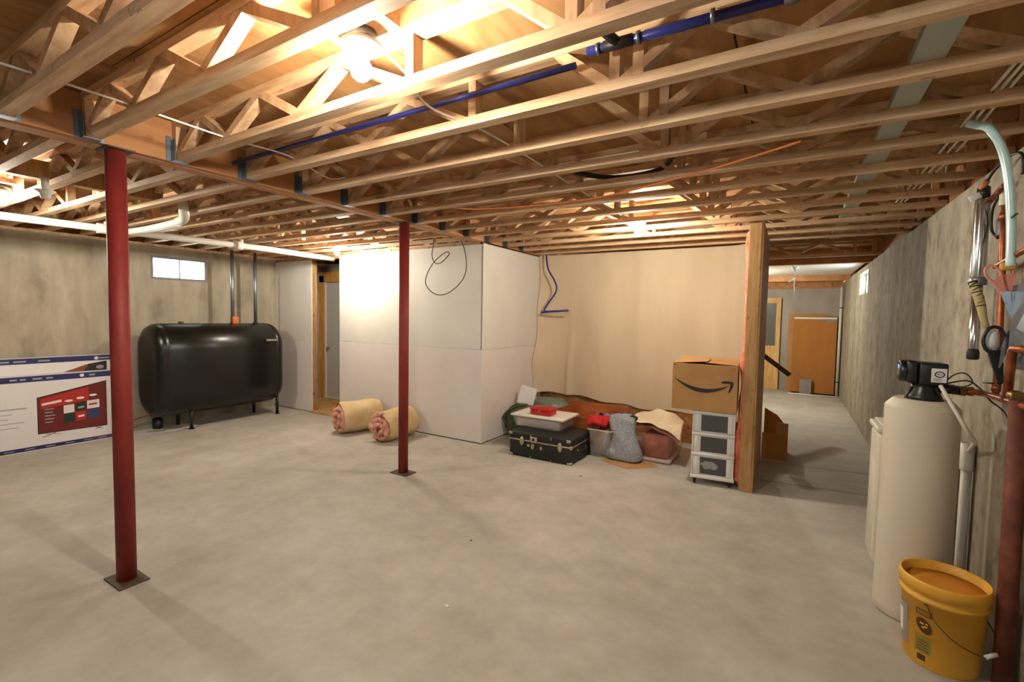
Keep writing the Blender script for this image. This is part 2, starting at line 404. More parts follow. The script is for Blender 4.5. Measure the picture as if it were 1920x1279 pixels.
# window behind the camera
e = bpy.data.objects.new('window_3', None); COL.objects.link(e); e.location = (-.4, YB - .1, 1.75); tag(e, kind='structure')
mb = MB()
mb.box((-.9, YB-.12, 1.75), (-.87, YB-.08, 2.1)); mb.box((.07, YB-.12, 1.75), (.1, YB-.08, 2.1)); mb.box((-.87, YB-.12, 1.75), (.07, YB-.08, 1.78)); mb.box((-.87, YB-.12, 2.07), (.07, YB-.08, 2.1))
obj('window_frame', mb, 'white_vinyl', e); obj('pane', B((-.87, YB-.103, 1.78), (.07, YB-.097, 2.07)), 'window_glass', e)

# ------------------------------------------------------------------ drywall enclosure (each sheet a piece)
BX0, BX1, BY = -5.335, -2.95, 4.28
SEAM = 1.066
wd = bpy.data.objects.new('wall_front', None); COL.objects.link(wd); wd.location = (BX0, BY, 0); tag(wd, kind='structure')
def sheetp(par, a, b, mat): return obj('drywall_sheet', BB(a, b, .0025, 1, smooth=False), mat, par)
sheetp(wd, (BX0, BY, .012), (BX1 - .012, BY + .012, SEAM - .001), 'drywall_low')
sheetp(wd, (BX0, BY + .001, SEAM + .001), (BX1 - .022, BY + .013, 2.238), 'drywall')
for k in range(7):
    xx = BX0 + .02 + k * .385
    obj('stud', B((xx, BY + .014, 0), (xx + .037, BY + .09, 2.25)), 'stud_wood', wd)
obj('top_plate', B((BX0, BY + .014, 2.235), (BX1 - .03, BY + .09, 2.264)), 'stud_wood', wd)
ws = bpy.data.objects.new('wall_side', None); COL.objects.link(ws); ws.location = (BX1, BY, 0); tag(ws, kind='structure')
sheetp(ws, (BX1 - .008, BY - .012, .012), (BX1 + .004, 5.66, SEAM - .001), 'drywall_low')
sheetp(ws, (BX1 - .01, BY - .002, SEAM + .001), (BX1 + .002, 5.66, 2.245), 'drywall')
obj('corner_stud', B((BX1 - .05, BY + .014, 0), (BX1 - .011, BY + .09, 2.26)), 'red_wood', ws)
wp = bpy.data.objects.new('wall_panel', None); COL.objects.link(wp); wp.location = (XL, BY, 0); tag(wp, kind='structure')
wp.name = 'wall_leftfront'
sheetp(wp, (XL + .002, BY, .012), (-5.93, BY + .012, SEAM - .02), 'drywall_low')
sheetp(wp, (XL + .002, BY, SEAM - .018), (-5.93, BY + .012, 2.20), 'drywall')
obj('stud', B((-5.99, BY + .013, 0), (-5.945, BY + .1, 2.2)), 'stud_wood', wp)
obj('top_plate', B((XL, BY + .013, 2.2), (BX0, BY + .1, 2.24)), 'stud_wood', wp)

# doorway behind
ds = bpy.data.objects.new('floor_threshold', None); COL.objects.link(ds)
COL.objects.unlink(ds); bpy.data.objects.remove(ds)
obj('floor_2', B((XL + .01, BY + .014, 0), (BX0 + .3, 5.07, .02)), 'osb_floor', kind='structure')
obj('trim_9', B((-5.93, BY - .03, 0), (BX0, BY + .014, .028)), 'osb_floor', kind='structure')
d1 = bpy.data.objects.new('door_1', None); COL.objects.link(d1); d1.location = (-6.7, 5.07, 0); tag(d1, kind='structure')
obj('door_jamb', B((-6.80, 5.05, 0.02), (-6.685, 5.17, 2.06)), 'pine_frame', d1)
obj('door_header', B((-6.80, 5.05, 1.955), (-5.5, 5.17, 2.12)), 'pine_frame', d1)
obj('door_leaf', BB((-6.683, 5.09, .045), (-5.85, 5.13, 1.953), .004, 1, smooth=False), 'door_white', d1)
obj('door_stop', B((-6.683, 5.07, .02), (-6.668, 5.09, 1.955)), 'white_paint', d1)
obj('door_sweep', B((-6.683, 5.08, .022), (-5.85, 5.09, .05)), 'white_paint', d1)
obj('door_knob', MB().lathe([(.006, 0), (.02, -.004), (.008, -.015), (.02, -.03), (.024, -.042), (.016, -.052), (.002, -.054)], (-6.60, 5.09, .87), 16, 'Y'), 'nickel', d1)
obj('wall_rear', B((XL, 5.17, 0), (-3.0, 5.25, 2.26)), 'concrete_left', kind='structure')
obj('wall_boxin', B((BX0 - .012, BY + .014, 0), (BX0, 5.17, 2.2)), 'drywall', kind='structure')
sw = thing('switch_box', 'small white electrical box on the concrete beside the doorway', 'electrical box', (XL, 4.75, 1.10))
obj('back_box', BB((XL, 4.71, 1.08), (XL + .04, 4.79, 1.17), .006), 'white_paint', sw)
obj('conduit', MB().tube([(XL + .02, 4.75, 1.17), (XL + .02, 4.75, 2.2)], .009, 8), 'cable_white', sw)

# ------------------------------------------------------------------ insulated wall (paper facing over batts)
IY = 5.70
wi = bpy.data.objects.new('wall_insulated', None); COL.objects.link(wi); wi.location = (-1.7, IY, 0); tag(wi, kind='structure')
def ins(u, v):
    x = BX1 + .010 + u * (2.605)
    z0 = .43 - .10 * u + .02 * sin(9 * u) + .012 * sin(31 * u)
    z = z0 + v * (2.262 - z0)
    y = IY - .05 - .018 * sin(x * 8.2 + .4 * sin(z * 2)) * (.4 + .6 * (1 - v)) - .012 * sin(z * 3 + x * 2)
    edge = max(0, 1 - u * 11); y -= (.04 + .20 * max(0, .8 - v)) * edge ** 1.6 * (1 + .25 * sin(z * 9))
    y -= .035 * math.exp(-((x + 2.50 + .02 * sin(z * 3)) / .035) ** 2) * min(1, max(0, 1.7 - z)); y -= .015 * math.exp(-((x + 1.6) / .06) ** 2) + .012 * sin(z * 5) * math.exp(-((x + 2.2) / .1) ** 2)
    e2 = max(0, (u - .9) * 10); y -= .30 * e2 * e2; 
    return (x, y, z)
obj('facing_paper', MB().grid(ins, 90, 40), 'kraft', wi)
obj('sheathing', B((BX1, IY + .03, 0), (-.33, IY + .05, 2.26)), 'osb', wi)
obj('sheathing_strip', B((BX1, IY - .012, 0), (-.33, IY + .03, .5)), 'osb', wi)
obj('top_plate', B((BX1, IY - .01, 2.228), (-.35, IY + .08, 2.264)), 'lumber', wi)
# partition end by the passage
pt = bpy.data.objects.new('wall_partition', None); COL.objects.link(pt); pt.location = (-.28, 4.34, 0); tag(pt, kind='structure')
obj('end_stud', BB((-.335, 4.34, .0), (-.243, 4.42, 2.25), .003, 1, smooth=False), 'stud_wood', pt)
obj('side_board', B((-.243, 4.345, 0), (-.228, 5.42, 2.25)), 'stud_wood', pt)
obj('side_stud', B((-.335, 5.33, 0), (-.244, 5.42, 2.25)), 'stud_wood', pt)
def wool(u, v):
    a = 2 * pi * u; z = .03 + v * 2.19
    rx = .024 + .007 * sin(z * 7) + .006 * sin(z * 19) + (.014 * max(0, 1 - abs(z - .35) / .5)); ry = .05
    cx = -.335 - .008 * sin(z * 2.3 + 1) - (.012 * max(0, 1 - abs(z - .3) / .6))
    s_ = 1 if .01 < v < .99 else .2
    return (cx + rx * s_ * cos(a), 4.42 + ry * s_ * sin(a) + .01 * sin(z * 11), z)
obj('insulation_edge', MB().grid(wool, 18, 110), 'pink_wool_deep', pt)
obj('insulation_batt', BB((-.355, 4.44, .05), (-.337, 5.30, 2.2), .008, 2), 'pink_wool', pt)

# ------------------------------------------------------------------ floor trusses
TW = .055
def truss_parts(root, x0, x1, bott, tops, verts, pairs, ty):
    """local frame: y from -TW (near) to 0; z from 0"""
    obj('bottom_chord', B((x0, -TW, 0), (x1, 0, CH)), 'lumber', root, world=False)
    obj('top_chord', B((x0, -TW, ZT - ZC), (x1, 0, ZS - ZC)), 'lumber', root, world=False)
    z0, z1 = CH, ZT - ZC
    for (xb, xt) in pairs:
        mb = MB().bar((xb, -TW / 2, z0 + .004), (xt, -TW / 2, z1 - .004), TW * .95, .036, up=(0, 0, 1) if False else (1, 0, 0))
        # bar(): 'up' direction carries h; we want .036 in the truss plane and TW across y
        d = Vector((xt - xb, 0, z1 - z0)).normalized(); u = Vector((-d.z, 0, d.x))
        mb = MB(); p = Vector((xb, -TW/2, z0)); q = Vector((xt, -TW/2, z1)); hh = .018; sgn = 1
        # mitred ends: cut at the chord faces
        k = hh / abs(d.z)
        vs = [(p.x-k, -TW+.003, z0), (p.x+k, -TW+.003, z0), (q.x+k, -TW+.003, z1), (q.x-k, -TW+.003, z1)]
        vs += [(a, -.003, c) for a, _, c in vs]
        mb.add(vs, [(0,1,2,3),(7,6,5,4),(0,4,5,1),(1,5,6,2),(2,6,7,3),(3,7,4,0)])
        obj('web', mb, 'lumber_web', root, world=False)
    for xv in verts:
        obj('web_post', B((xv - .019, -TW + .002, z0), (xv + .019, -.002, z1)), 'lumber_web', root, world=False)
PR = [(-2.90, -2.68), (-2.43, -2.66), (-2.43, -2.16), (-1.86, -2.13), (-1.86, -1.60), (-1.28, -1.58),
      (-.62, -.80), (-.54, -.31), (-.02, -.29), (-.02, .26), (.56, .28)]
VR = [-2.935, -1.212, -.585, -.50, .62, .81]
PR2 = [(-6.7, -6.5), (-6.25, -6.48), (-6.25, -5.99), (-5.69, -5.96), (-5.69, -5.43), (-5.13, -5.40), (-4.45, -4.65), (-4.45, -4.18), (-3.88, -4.15), (-3.88, -3.62), (-3.33, -3.60), (-3.33, -3.14)]
VL = [-6.78, -5.06, -4.52, -3.12]
def yf_right(k): return {-1: .655}.get(k, .945 + .3815 * k)
ORD = ['first', 'second', 'third', 'fourth', 'fifth', 'sixth', 'seventh', 'eighth', 'ninth', 'tenth', 'eleventh', 'twelfth', 'thirteenth', 'fourteenth', 'fifteenth', 'sixteenth', 'seventeenth', 'eighteenth', 'nineteenth', 'twentieth', 'twenty-first', 'twenty-second']
proto = None
for n_, k in enumerate(range(-4, 13)):
    y = yf_right(k)
    if proto is None:
        r = thing('floor_truss', '', 'truss', (0, y, ZC)); truss_parts(r, -2.955, XR + .05, None, None, VR, PR, 0); proto = r
    else:
        r = copy_tree(proto); r.location = (0, y, ZC)
    if k < -1:
        r['label'] = 'bare pine floor truss over the camera, outside the near edge of the picture'; r['group'] = 'trusses over the camera'
    else:
        side = {-1: 'bare open-web floor truss crossing the top left corner, nearest one in view',
                0: 'bare open-web floor truss just before the overhead lamp, over the near red post',
                1: 'bare open-web floor truss just behind the bright overhead lamp'}
        r['label'] = side.get(k, 'bare open-web floor truss, %s behind the bright overhead lamp, right of the beam' % ORD[k - 1])
        r['group'] = 'floor trusses right of the beam'
for y, lab in ((7.15, 'open-web floor truss with slanting webs above the far passage'),):
    r = copy_tree(proto); r.location = (0, y, ZC); r['label'] = lab; r['group'] = 'floor trusses right of the beam'
protoL = None
for n_, k in enumerate(range(-7, 12)):
    y = 1.47 + .2985 * k
    if protoL is None:
        r = thing('floor_truss', '', 'truss', (0, y, ZC)); truss_parts(r, XL - .05, -3.105, None, None, VL, PR2, 0); protoL = r
    else:
        r = copy_tree(protoL); r.location = (0, y, ZC)
    if y < .7:
        r['label'] = 'bare floor truss left of the beam, outside the left edge of the picture'; r['group'] = 'trusses past the left edge'
    else:
        r['label'] = 'bare floor truss between beam and left wall, %s from the left edge of the picture' % ORD[k + 2]
        r['group'] = 'floor trusses left of the beam'
# beam of three plies on the posts
bm_ = thing('main_beam', 'long built-up wooden beam resting on the red steel posts', 'beam', (-3.03, YB, ZC))
for i in range(3):
    x0 = -3.103 + i * .0485
    obj('beam_ply', BB((x0 + .001, YB, ZC - .002 * (i % 2)), (x0 + .0475, 5.66, ZS - .001), .002, 1, smooth=False), 'beam_lumber', bm_)
hang = None
for k in range(-1, 12):
    y = yf_right(k)
    if hang is None:
        mb = MB()
        mb.box((-.0, -.064, -.003), (.05, .006, .0)); mb.box((0, -.064, 0), (.05, -.061, .11)); mb.box((0, .003, 0), (.05, .006, .11))
        mb.box((0, -.085, 0), (.003, -.061, .13)); mb.box((0, .003, 0), (.003, .028, .13))
        hang = obj('truss_hanger', mb, 'hanger', bm_, world=False); o = hang
    else:
        o = hang.copy(); COL.objects.link(o)
    o.location = (-2.955 + 3.03, y - YB, 0)
# strongbacks
obj('strongback_board', BB((.295, -1.0, ZC + CH + .001), (.385, 5.85, ZC + CH + .036), .002, 1, smooth=False), 'foil', loc=(.34, 0, ZC),
    label='flat grey board running across the trusses near the right wall', cat='board')
obj('strongback_board', BB((-4.37, -1.0, ZC + CH + .001), (-4.30, 1.78, ZC + CH + .12), .002, 1, smooth=False), 'stud_wood', loc=(-4.3, 0, ZC),
    label='dark brown bracing board threaded through the left trusses', cat='board')
# header, white ceiling board over the far passage
obj('header_beam', BB((-1.6, 7.55, 2.225), (XR + .04, 7.66, 2.42), .003, 1, smooth=False), 'beam_lumber', loc=(-.3, 7.6, 2.225),
    label='orange wooden header across the far passage ceiling', cat='beam')
obj('ceiling_board', BB((-1.6, 7.9, 2.27), (XR, 9.9, 2.285), .003, 1, smooth=False), 'lid_white', loc=(-.3, 8.9, 2.27),
    label='white board panel on the far passage ceiling beyond the header', cat='ceiling panel')
obj('floor_joist', BB((-1.6, 10.35, 2.2), (XR + .04, 10.40, 2.42), .003, 1, smooth=False), 'beam_lumber', loc=(-.3, 10.37, 2.2),
    label='wooden joist before the far concrete wall', cat='joist')

# ------------------------------------------------------------------ red steel posts
def post(x, y, ztop, label, rr_=.044):
    r = thing('steel_post', label, 'post', (x, y, 0), group='red steel posts under the beam')
    obj('column', MB().lathe([(rr_, .008), (rr_, ztop - .008)], (x, y, 0), 28), 'red_steel', r)
    obj('base_plate', BB((x - .10, y - .068, 0), (x + .10, y + .068, .009), .002, 1, smooth=False), 'base_steel', r)
    obj('top_plate', BB((x - .075, y - .06, ztop - .008), (x + .075, y + .06, ztop), .002, 1, smooth=False), 'base_steel', r)
post(-3.005, 1.035, ZC - .003, 'red steel post on the left, nearest the camera, on a square plate')
post(-2.995, 3.10, ZC - .003, 'farther red steel post, in the middle before the white drywall')

# ------------------------------------------------------------------ lamps
def lamp(x, y, zd, label, board=True, on=True, rb=.032, rd=1.0):
    r = thing('bulb_lamp', label, 'lamp', (x, y, zd), group='bare bulb lamps')
    obj('lampholder', MB().lathe([(.020, -.028), (.026, -.026), (.03*rd, -.008), (.055*rd, -.004), (.057*rd, .006), (.05*rd, .012)], (x, y, zd), 28), 'porcelain', r)
    obj('junction_box', MB().lathe([(.05, .012), (.05, .048)], (x, y, zd), 20), 'galv', r)
    zc = zd - .028 - rb * 1.25
    obj('bulb', MB().lathe([(.0005, zc - rb), (rb*.5, zc - rb*.87), (rb*.87, zc - rb*.5), (rb, zc), (rb*.9, zc + rb*.45), (rb*.6, zc + rb*.9), (rb*.42, zc + rb*1.25)], (x, y, 0), 20), 'lamp_glow' if on else 'porcelain', r)
    obj('mounting_board', B((x - .13, y - .045, zd + .048), (x + .13, y + .045, min(zd + .083, ZS - .001))), 'lumber', r)
    return r
lamp(-1.255, 1.095, 2.325, 'glaring bare bulb on a round holder between the nearest trusses', rb=.036, rd=1.2)
lamp(-1.20, 4.13, 2.285, 'glowing bare bulb in the ceiling before the insulated wall')
lamp(-4.85, 3.86, 2.26, 'glowing bare bulb under the trusses before the drywall by the doorway')
lamp(-4.98, 1.04, 2.29, 'glowing bare bulb at the left edge of the picture by the white pipe')
lamp(-1.0, 8.9, 2.187, 'unseen bulb added behind the insulated wall to light the far passage', rb=.042)  # hidden lamp, added to brighten the far passage
r = thing('bulb_lamp', 'unlit white lampholder hanging by its cord above the left trusses', 'lamp', (-4.19, 1.07, 2.19))
obj('lampholder', MB().lathe([(.052, 0), (.05, -.008), (.03, -.02), (.022, -.05), (.02, -.052)], (-4.19, 1.07, 2.21), 24), 'lamp_glow' if False else 'porcelain', r)
obj('stem', MB().tube([(-4.19, 1.07, 2.21), (-4.19, 1.07, 2.29)], .02, 14), 'porcelain', r)
r = thing('pull_switch', 'white pull-cord switch hanging over the far passage', 'switch', (.0, 8.2, 2.2))
obj('holder', MB().lathe([(.05, .06), (.05, .04), (.02, .03), (.02, 0)], (.0, 8.2, 2.2), 16), 'porcelain', r)
obj('cord', MB().tube([(0, 8.2, 2.2), (0, 8.2, 1.8)], .004, 6), 'cable_white', r)
obj('cord_end', MB().tube([(0, 8.2, 2.1), (-.07, 8.2, 2.03)], .012, 8), 'cable_white', r)

# ------------------------------------------------------------------ pipes and cables overhead
def tube_thing(name, pts, rr, mat, label, cat, res=6, n=10, group=None):
    return obj(name, MB().tube(pts, rr, n, res=res), mat, loc=tuple(pts[0]), label=label, cat=cat, group=group)
pv = thing('drain_pipe', 'long white drain pipe slung under the left trusses', 'pipe', (-5.6, -1, 2.2))
obj('pipe_run', MB().tube([(-5.62, -1.5, 2.20), (-5.62, 1.0, 2.20), (-5.57, 1.84, 2.20), (-5.43, 3.3, 2.20), (-5.45, 4.275, 2.19)], .033, 16), 'pvc', pv)
for (x, y) in ((-5.575, 1.80), (-5.455, 3.0)):
    obj('coupling', MB().lathe([(.045, -.035), (.047, -.03), (.047, .03), (.045, .035)], (x, y, 2.20), 18, 'Y'), 'pvc', pv)
    obj('pipe_strap', MB().bar((x, y + .03, 2.2), (x, y + .03, 2.27), .05, .01, up=(0, 1, 0)), 'pvc', pv)
obj('branch', MB().tube([(-5.55, 2.0, 2.2), (-5.2, 2.03, 2.205), (-4.62, 2.02, 2.215), (-4.45, 1.99, 2.225), (-4.36, 1.95, 2.27), (-4.35, 1.93, 2.42)], .03, 16, res=5), 'pvc', pv)
obj('elbow', MB().tube([(-4.62, 2.02, 2.215), (-4.45, 1.99, 2.225), (-4.36, 1.95, 2.27), (-4.352, 1.935, 2.34)], .037, 16, res=5), 'pvc', pv)
blue = thing('blue_water_pipe', 'blue plastic water pipe with black fittings above the nearer trusses', 'pipe', (-1, 1.61, 2.36))
obj('pipe_run', MB().tube([(-3.0, 1.60, 2.35), (-2.0, 1.61, 2.36), (-.72, 1.62, 2.37)], .012, 10), 'pex_blue', blue)
obj('pipe_run', MB().tube([(-.66, 1.585, 2.385), (-.05, 1.60, 2.385)], .016, 10), 'pex_blue', blue)
obj('tee_fitting', MB().tube([(-.60, 1.585, 2.385), (-.50, 1.587, 2.385)], .019, 10).tube([(-.55, 1.585, 2.385), (-.60, 1.5, 2.42)], .017, 10), 'cable_black', blue)
obj('end_fitting', MB().tube([(-.06, 1.60, 2.385), (-.02, 1.60, 2.385)], .024, 10), 'galv', blue)
for x in (-.62, -.48, -.25):
    obj('crimp_ring', MB().lathe([(.021, -.006), (.021, .006)], (x, 1.588, 2.385), 12, 'X'), 'galv', blue)
tube_thing('white_cable', [(-2.47, .3, 2.318), (-2.46, .8, 2.322), (-2.45, 1.3, 2.31), (-2.44, 1.62, 2.318), (-2.58, 1.98, 2.31), (-2.47, 2.03, 2.31)], .0045, 'cable_white', 'white cable crossing the trusses by the left post', 'cable')
tube_thing('white_cable', [(-1.26, 1.10, 2.375), (-1.25, 1.30, 2.33), (-1.32, 1.50, 2.305), (-1.27, 1.8, 2.308), (-1.26, 2.2, 2.31), (-1.27, 2.8, 2.31), (-1.27, 3.5, 2.31), (-1.26, 3.9, 2.31), (-1.23, 4.05, 2.32)], .005, 'cable_white', 'white cable running from the nearest lamp to the back lamp', 'cable')
for i in range(3):
    xx = .60 + .022 * i
    tube_thing('white_cable', [(xx, -1, 2.312), (xx + .01, 1.2, 2.315), (xx - .006, 2.2, 2.314), (xx + .012 * i, 3.2, 2.313), (xx, 4.6, 2.316)], .006, 'cable_white',
               ('leftmost', 'middle', 'rightmost')[i] + ' of the three white cables bundled along the right wall top', 'cable', group='cables by the right wall')
tube_thing('orange_cable', [(.0, 2.50, 2.258), (-.33, 2.69, 2.257), (-.57, 2.80, 2.256), (-1.24, 3.03, 2.255), (-2.1, 2.93, 2.256), (-2.44, 2.66, 2.30)], .006, 'cable_orange', 'thin orange tube drooping under the middle trusses', 'tube')
tube_thing('black_pipe', [(-1.22, 2.76, 2.36), (-1.0, 2.9, 2.335), (-.72, 2.87, 2.335), (-.60, 2.70, 2.36)], .016, 'pex_black', 'black plastic pipe bent between the middle trusses', 'pipe')
tube_thing('black_cable', [(-3.50, 4.1, 2.40), (-3.515, 4.1, 2.25), (-3.535, 4.1, 2.12), (-3.49, 4.1, 2.035), (-3.40, 4.09, 2.03), (-3.30, 4.08, 2.09), (-3.27, 4.08, 2.13), (-3.32, 4.09, 2.145), (-3.42, 4.11, 2.11),
     (-3.53, 4.12, 2.04), (-3.62, 4.12, 1.92), (-3.645, 4.12, 1.81), (-3.57, 4.12, 1.72), (-3.45, 4.12, 1.675), (-3.30, 4.12, 1.70), (-3.13, 4.12, 1.82), (-3.065, 4.12, 1.97), (-3.10, 4.12, 2.18), (-3.20, 4.11, 2.36)],
     .0055, 'cable_brown', 'thin dark cable hanging in a big loop before the drywall', 'cable')
tube_thing('blue_hanging_pipe', [(-2.80, 5.52, 2.30), (-2.80, 5.52, 2.2), (-2.76, 5.5, 2.06), (-2.66, 5.5, 1.90), (-2.645, 5.5, 1.78), (-2.75, 5.5, 1.63), (-2.81, 5.5, 1.54), (-2.78, 5.5, 1.52), (-2.65, 5.5, 1.525), (-2.46, 5.5, 1.53)],
     .011, 'pex_blue', 'blue plastic pipe hanging in an S curve before the paper-faced wall', 'pipe')
obj('blue_pipe_stub', MB().tube([(-2.85, 5.49, 1.505), (-2.47, 5.5, 1.535)], .013, 10), 'pex_blue', loc=(-2.85, 5.49, 1.5), label='short straight blue pipe end at the foot of the S curve', cat='pipe')

# ------------------------------------------------------------------ oil tank
TX, TY0, TY1, TZ0, TZ1 = -6.43, 2.44, 4.01, .175, 1.29
tk = thing('oil_tank', 'large black upright oval heating-oil tank on four legs', 'tank', (TX, (TY0 + TY1) / 2, 0))
def stadium(rx, h, n=16):
    cz0, cz1 = TZ0 + .31, TZ1 - .31; pts = []
    cz0 = TZ0 + rx0; cz1 = TZ1 - rx0
    for k in range(n + 1): a = pi * k / n; pts.append((TX + rx * cos(a), cz1 + rx * sin(a)))
    for k in range(n + 1): a = pi + pi * k / n; pts.append((TX + rx * cos(a), cz0 + rx * sin(a)))
    return pts
rx0 = .305
mb = MB(); rings = []
prof = [(0, .30), (.006, .235), (.03, .275), (.07, .3), (.11, .305), (.12, .299), (.13, .305)]
prof = [(.0, .17), (.012, .22), (.035, .262), (.075, .292), (.12, .3045), (.125, .300), (.135, .300), (.14, .305)]
L = TY1 - TY0
ys = [(TY0 + a, r) for a, r in prof] + [(TY1 - a, r) for a, r in reversed(prof)]
n = None
for y, r_ in ys:
    s_ = stadium(r_, 0); n = len(s_); mb.v += [(a, y, c) for a, c in s_]
for i in range(len(ys) - 1):
    for k in range(n): mb.f.append((i*n+k, i*n+(k+1) % n, (i+1)*n+(k+1) % n, (i+1)*n+k)); mb.sm.append(True); mb.mi.append(0)
mb.f.append(tuple(range(n))); mb.sm.append(False); mb.mi.append(0); mb.f.append(tuple((len(ys)-1)*n+k for k in reversed(range(n)))); mb.sm.append(False); mb.mi.append(0)
obj('tank_shell', mb, 'tank_black', tk)
for (x, y) in ((TX + .17, TY0 + .40), (TX - .17, TY0 + .40), (TX + .17, TY1 - .06), (TX - .17, TY1 - .2)):
    obj('leg', MB().tube([(x, y, .004), (x, y, .26)], .02, 12).lathe([(.035, 0), (.035, .006)], (x, y, 0), 14), 'tank_black', tk)
obj('maker_label', BB((TX + .3, 3.72, 1.05), (TX + .309, 3.88, 1.075), .001, 1), 'label_grey', tk)
obj('fill_bung', MB().lathe([(.03, 0), (.03, .03), (.02, .035)], (TX, 2.82, TZ1 - .012), 14), 'rust_pipe', tk)
for nm, y, x in (('vent_pipe', 3.44, TX), ('vent_pipe', 3.75, TX)):
    obj(nm, MB().tube([(x, y, TZ1 - .02), (x, y, 2.262)], .022, 14), 'galv', tk)
obj('fill_valve', BB((TX - .03, 3.42, TZ1 - .01), (TX + .05, 3.50, TZ1 + .09), .012), 'cable_orange', tk)
obj('vent_collar', MB().lathe([(.034, 0), (.034, .03)], (TX, 3.75, TZ1 - .015), 14), 'tank_black', tk)
obj('vent_collar', MB().lathe([(.034, 0), (.034, .03)], (TX, 3.44, TZ1 - .015), 14), 'tank_black', tk)
flt = thing('oil_filter', 'black oil filter can on the floor by the wall under the tank', 'filter', (-6.6, 2.62, 0))
obj('canister', MB().lathe([(.05, 0), (.055, .01), (.055, .12), (.03, .135)], (-6.6, 2.62, 0), 20), 'black_plastic', flt)
obj('cap', MB().lathe([(.02, .135), (.02, .17)], (-6.6, 2.62, 0), 12), 'brass', flt)
tube_thing('fuel_line', [(-6.74, 2.25, .04), (-6.72, 2.4, .12), (-6.70, 2.56, .16), (-6.62, 2.61, .16)], .008, 'copper', 'thin copper fuel line along the wall foot', 'pipe')
mb = MB()
def pap(u, v): return (-6.65 + .36 * v * (.5 + .5 * (1 - abs(u - .6))), 2.20 + .72 * u + .05 * v, .004 + .010 * sin(6 * u + 2) * sin(3 * v) ** 2 + .012 * v * (1 - v))
mb.grid(pap, 16, 8); mb.grid(lambda u, v: tuple(Vector(pap(u, v)) - Vector((0, 0, .003))), 16, 8)
obj('paper_sheet', mb, 'tv_white', loc=(-6.5, 2.5, 0), label='crumpled white paper lying on the floor before the oil tank', cat='paper')

# ------------------------------------------------------------------ television cartons
def strip(par, x, y0, y1, z0, z1, mat, name='print_band', d=.0015, world=True):
    return obj(name, B((x, y0, z0), (x + d, y1, z1)), mat, par)
tv2 = thing('television_carton', 'rear white and navy television carton, taller, against the left wall', 'carton', (-6.70, 1.6, 0), group='television cartons')
obj('carton', BB((-6.775, .85, 0), (-6.66, 2.22, .935), .003, 1, smooth=False), 'tv_white', tv2)
strip(tv2, -6.66, .851, 2.219, .875, .932, 'tv_navy')
for y in (1.30, 1.42, 1.60, 2.09): strip(tv2, -6.6585, y, y + .09, .893, .908, 'tv_text', 'print_mark', .001)
obj('print_badge', MB().lathe([(.018, 0), (.018, .001)], (-6.6585, 2.07, .90), 16, 'X'), 'tv_white', tv2)
obj('screen_print', MB().prism([(1.62, .70), (2.16, .70), (2.16, .865), (2.0, .84)], -6.66, -6.6588, 'YZ'), 'tv_dark', tv2)
obj('screen_print', MB().prism([(1.62, .70), (1.9, .70), (2.0, .82), (1.98, .835)], -6.6588, -6.658, 'YZ'), 'tv_orange', tv2)
obj('print_mark', MB().lathe([(.022, 0), (.022, .001)], (-6.6588, 2.10, .80), 14, 'X', sx=1.6), 'tv_text', tv2)
tv1 = thing('television_carton', 'front white and navy television carton with a red screen printed on it', 'carton', (-6.57, 1.6, 0), group='television cartons')
FX = -6.515
obj('carton', BB((-6.655, .85, 0), (FX, 2.2, .765), .003, 1, smooth=False), 'tv_white', tv1)
strip(tv1, FX, .851, 2.199, .705, .763, 'tv_navy'); strip(tv1, FX, .851, 2.199, .012, .05, 'tv_navy'); strip(tv1, FX, 1.95, 2.199, .0125, .05, 'tv_purple', d=.0018)
for y, w_ in ((1.22, .06), (1.36, .05), (1.43, .04), (1.52, .07), (1.62, .05), (1.96, .05)): strip(tv1, FX + .0015, y, y + w_, .725, .742, 'tv_text', 'print_mark', .001)
obj('print_badge', MB().lathe([(.018, 0), (.018, .001)], (FX + .0015, 1.90, .735), 16, 'X'), 'tv_white', tv1)
for y in (1.3, 1.45, 1.6, 1.75, 1.9, 2.02): strip(tv1, FX + .0019, y, y + .07, .026, .034, 'tv_text', 'print_mark', .001)
def q(y0, y1, b0, b1, t0, t1, mat, d0, d1, nm='screen_print'):
    return obj(nm, MB().prism([(y0, b0), (y1, b1), (y1, t1), (y0, t0)], FX + d0, FX + d1, 'YZ'), mat, tv1)
q(1.545, 2.105, .165, .155, .54, .66, 'tv_dark', 0, .001)
q(1.552, 2.095, .173, .163, .53, .648, 'tv_red', .001, .0015)
q(1.57, 1.95, .42, .46, .52, .605, 'tv_redbright', .0015, .0017)
q(1.58, 1.73, .452, .472, .475, .497, 'tv_white', .0017, .0022, 'screen_tile')
for j in range(5): q(1.60, 1.60 + .06 + .01 * (j % 3), .27 + j * .034, .27 + j * .034, .28 + j * .034, .28 + j * .034, 'tv_text', .0017, .0021, 'screen_line')
for i, (ya, yb) in enumerate(((1.745, 1.83), (1.84, 1.925), (1.935, 2.04))):
    q(ya, yb, .345 + .01 * i, .35 + .01 * i, .43 + .012 * i, .435 + .012 * i, ('tv_white', 'tv_green', 'tv_white')[i], .0017, .0022, 'screen_tile')
    q(ya, yb, .245 + .006 * i, .25 + .006 * i, .335 + .01 * i, .34 + .01 * i, ('tv_green', 'tv_redbright', 'tv_blue')[i], .0017, .0022, 'screen_tile')
    obj('screen_tile', MB().lathe([(.013, 0), (.013, .0006)], (FX + .0016, (ya + yb) / 2, .475 + .018 * i), 12, 'X', sx=2.6), 'tv_white', tv1)
